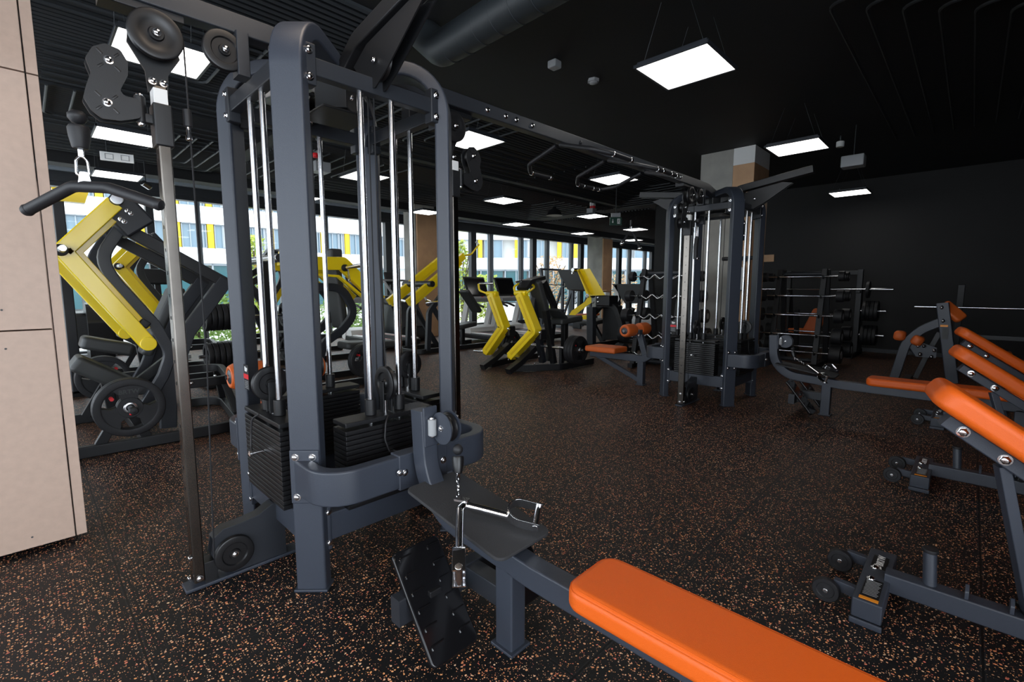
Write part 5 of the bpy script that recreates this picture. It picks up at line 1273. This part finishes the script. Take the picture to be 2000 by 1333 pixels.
# ------------------------------------------------------------------ small things on the ceiling and walls
def ceiling_box(name, label, cat, c, s, m, rod=True, rot=0):
    t = thing(name, label, cat, c); c = V(c)
    obj('housing', MB().box(c, s, Matrix.Rotation(rot, 4, 'Z'), .012), m, t)
    if rod: obj('hanger', MB().cyl(c+V((0, 0, s[2]/2)), V((c.x, c.y, ZC)), .006, 8), M['pipe'], t)
    return t
ceiling_box('junction_box', 'small grey junction box left of the largest light panel', 'junction box', (3.75, 3.07, ZC-.04), (.10, .10, .07), M['grey'], False)
t = thing('smoke_detector', 'small pale detector on the ceiling, nearest the largest light panel', 'smoke detector', (4.36, 3.04, ZC-.02))
obj('base', MB().cyl((4.36, 3.04, ZC-.03), (4.36, 3.04, ZC), .062, 6), M['grey'], t); obj('sensor', MB().lathe((4.36, 3.04, ZC-.03), (0, 0, -1), [(.045, 0), (.04, .012), (.02, .02), (0, .022)], 18), M['grey'], t)
ceiling_box('projector_box', 'grey box hanging from the ceiling, above the farthest light panel on the right', 'projector', (8.0, 1.30, 3.02), (.20, .26, .15), M['grey'])
t = thing('spot_lamp', 'dim little lamp on the ceiling right of the column light panel', 'ceiling light', (8.4, 1.54, 3.38))
obj('shade', MB().cyl((8.4, 1.54, 3.34), (8.4, 1.54, 3.42), .05, 18, .01), M['white'], t); obj('stem', MB().cyl((8.4, 1.54, 3.42), (8.4, 1.54, ZC), .01, 8), M['pipe'], t)
ceiling_box('speaker_box', 'grey box under the ceiling, seen between the guide rods', 'loudspeaker', (3.6, 7.95, 3.30), (.26, .26, .16), M['grey'])
t = thing('alarm_beacon', 'red alarm beacon between the guide rods', 'alarm', (3.4, 7.66, 3.42))
obj('lens', MB().cyl((3.4, 7.66, 3.37), (3.4, 7.66, 3.44), .05, 18, .015), M['red'], t); obj('base', MB().cyl((3.4, 7.66, 3.44), (3.4, 7.66, ZC), .055, 18), M['white'], t)
t = thing('alarm_beacon', 'red alarm beacon above the light panel left of the exit sign', 'alarm', (10.4, 7.2, 3.36))
obj('lens', MB().cyl((10.4, 7.2, 3.32), (10.4, 7.2, 3.41), .07, 18, .015), M['red'], t); obj('base', MB().cyl((10.4, 7.2, 3.41), (10.4, 7.2, ZC), .075, 18), M['white'], t)
ceiling_box('junction_box', 'pale box hanging just above the light panel left of the exit sign', 'junction box', (9.95, 6.92, 3.19), (.18, .18, .14), M['grey'])
t = thing('pendant_lamp', 'black bell shaped pendant lamp near the windows', 'ceiling light', (9.15, 7.45, 3.15))
obj('shade', MB().lathe((9.15, 7.45, 3.06), (0, 0, 1), [(.20, 0), (.19, .01), (.14, .12), (.05, .17), (.04, .22), (0, .22)], 24), M['black'], t); obj('cord', MB().cyl((9.15, 7.45, 3.26), (9.15, 7.45, ZC), .008, 8), M['black'], t)
m_sign = mat('exit_sign_green', (.008, .05, .035), .35)
t = thing('exit_sign', 'green emergency exit sign with white arrow and running figure', 'sign', (9.05, 5.66, 2.78))
d = V((.70, -.71, 0)); n = V((-.71, -.70, 0)); c = V((9.05, 5.66, 2.745)); Rz = Matrix.Rotation(math.atan2(d.y, d.x), 4, 'Z')
obj('panel', MB().box(c, (.26, .03, .17), Rz, .004), m_sign, t)
q_ = lambda a, z: c+d*a+n*.017+V((0, 0, z))
ar = MB().prism([q_(-.073, .04), q_(-.061, .04), q_(-.061, -.012), q_(-.047, -.012), q_(-.067, -.042), q_(-.087, -.012), q_(-.073, -.012)], n*.002)
obj('arrow', ar, M['white'], t)
fg = MB().prism([q_(.03, .055), q_(.09, .055), q_(.09, -.055), q_(.03, -.055)], n*.002)
obj('door_field', fg, M['white'], t)
mn = MB().cyl(q_(.066, .036)+n*.002, q_(.066, .036)+n*.004, .009, 12)
for a0, z0, a1, z1 in ((.062, .026, .056, -.006), (.056, -.006, .076, -.022), (.076, -.022, .070, -.044), (.056, -.006, .046, -.026), (.046, -.026, .036, -.026), (.060, .02, .080, .006), (.060, .02, .044, .008)): mn.tube([q_(a0, z0)+n*.003, q_(a1, z1)+n*.003], .004, seg=6)
obj('running_figure', mn, m_sign, t)
obj('bracket', MB().box(c+V((0, 0, .13)), (.20, .06, .09), Rz, .01), M['grey'], t); obj('hanger', MB().cyl(c+V((0, 0, .17)), V((c.x, c.y, ZC)), .008, 8), M['pipe'], t)
# back-to-front emergency sign at the upper left
c = V((.98, 8.06, 2.99)); d = V((.97, -.22, 0)); n = V((-.22, -.97, 0)); Rz = Matrix.Rotation(math.atan2(d.y, d.x), 4, 'Z')
t = thing('emergency_sign', 'white hanging emergency sign at the upper left, below the second light panel', 'sign', c)
obj('panel', MB().box(c, (.34, .02, .11), Rz, .004), M['white'], t)
q_ = lambda a, z: c+d*a+n*.012+V((0, 0, z))
fr = MB()
for a0, a1 in ((-.12, -.04), (.04, .12)): fr.tube([q_(a0, -.03), q_(a1, -.03), q_(a1, .03), q_(a0, .03)], .004, seg=6, closed=True, nrm=n)
obj('pictogram', fr, M['grey'], t)
obj('hanger', MB().cyl(c+V((-.1, 0, .055)), V((c.x-.1, c.y, ZC)), .005, 8), M['pipe'], t)
for p, lb in (((1.60, 10.27, 3.06), 'small chrome spotlight above the press machine pivot'), ((3.95, 10.3, 3.02), 'small spotlight below the ceiling, seen beside the thin guide rod')):
    p = V(p); t = thing('track_spotlight', lb, 'ceiling light', p)
    obj('head', MB().cyl(p+V((-.05, -.03, .03)), p+V((.06, .03, -.03)), .05, 18, .008), M['steel'], t); obj('stem', MB().cyl(p, V((p.x, p.y, ZC)), .008, 8), M['pipe'], t)
# air duct
m_duct = mat('black_spiral_duct', (.016, .020, .023), .5, bump=.1)
t = thing('ventilation_duct', 'black spiral air duct under the ceiling, above the near tower', 'air duct', (2.5, 2.7, 3.22))
dp = [V((2.45, 1.2, 3.24)), V((2.49, 2.0, 3.24)), V((2.52, 3.25, 3.24)), V((2.52, 3.5, 3.45))]
obj('tube', MB().tube(dp, .13, fil=.12, seg=28), m_duct, t)
for k in range(9): obj('seam_ring', MB().torus(V((2.475+.006*k, 1.6+.19*k, 3.24)), (0, 1, 0), .131, .004, 28, 6), m_duct, t)
t = thing('ventilation_duct', 'short bent duct end above the right arch of the near tower', 'air duct', (2.05, 3.15, 3.25))
obj('tube', MB().tube([V((2.02, 3.7, 3.22)), V((2.09, 3.0, 3.22)), V((2.1, 2.95, 3.45))], .06, fil=.07, seg=22), m_duct, t)
# wall and column fittings
t = thing('wall_plaque', 'small wooden plaque on the dark wall above the barbell rack', 'sign', (12.03, 3.44, 1.99))
obj('board', MB().box((12.035, 3.44, 1.99), (.02, .24, .16), bev=.004), M['ply'], t)
t = thing('towel_dispenser', 'white paper dispenser on the timber clad column behind the far tower', 'dispenser', (7.93, 2.73, 1.46))
obj('case', MB().box((7.94, 2.73, 1.46), (.12, .24, .36), bev=.02), M['white'], t); obj('outlet', MB().box((7.94, 2.73, 1.275), (.1, .2, .02), bev=.004), M['dframe'], t)
t = thing('paper_dispenser', 'pale dispenser on the orange clad column by the windows', 'dispenser', (16.2, 10.5, .95))
obj('case', MB().box((16.2, 10.5, .95), (.3, .18, .36), bev=.02), M['white'], t); obj('shelf', MB().box((16.45, 10.5, 1.2), (.75, .2, .03), bev=.004), M['ply'], t)
t = thing('exercise_bar', 'black bar fixed across the column behind the far tower', 'pull-up bar', (7.7, 2.6, 1.76))
obj('bar', MB().cyl((7.6, 2.35, 1.76), (7.6, 2.83, 1.76), .03, 16, .01), M['rubber'], t); obj('mount', MB().box((7.8, 2.6, 1.76), (.42, .06, .06), bev=.006), M['black'], t)
# glimpse of another yellow lever machine above the lat bar
t = thing('lever_machine', 'yellow topped machine glimpsed above the lat bar at the left edge', 'gym machine', (.25, 7.6, 0))
p4 = [W(100, 366, Y=7.6), W(178, 361, Y=7.6), W(166, 397, Y=7.6), W(112, 392, Y=7.6)]
obj('lever_arm', MB().prism(p4, (0, .12, 0)), M['yellow'], t)
obj('upright', MB().sweep([W(112, 385, Y=7.7), V((W(112, 385, Y=7.7).x, 7.7, .05))], (0, 1, 0), .1, .1), M['dframe'], t)
obj('floor_rail', MB().box(V((.2, 7.7, .04)), (1.0, .1, .08), bev=.006), M['black'], t)
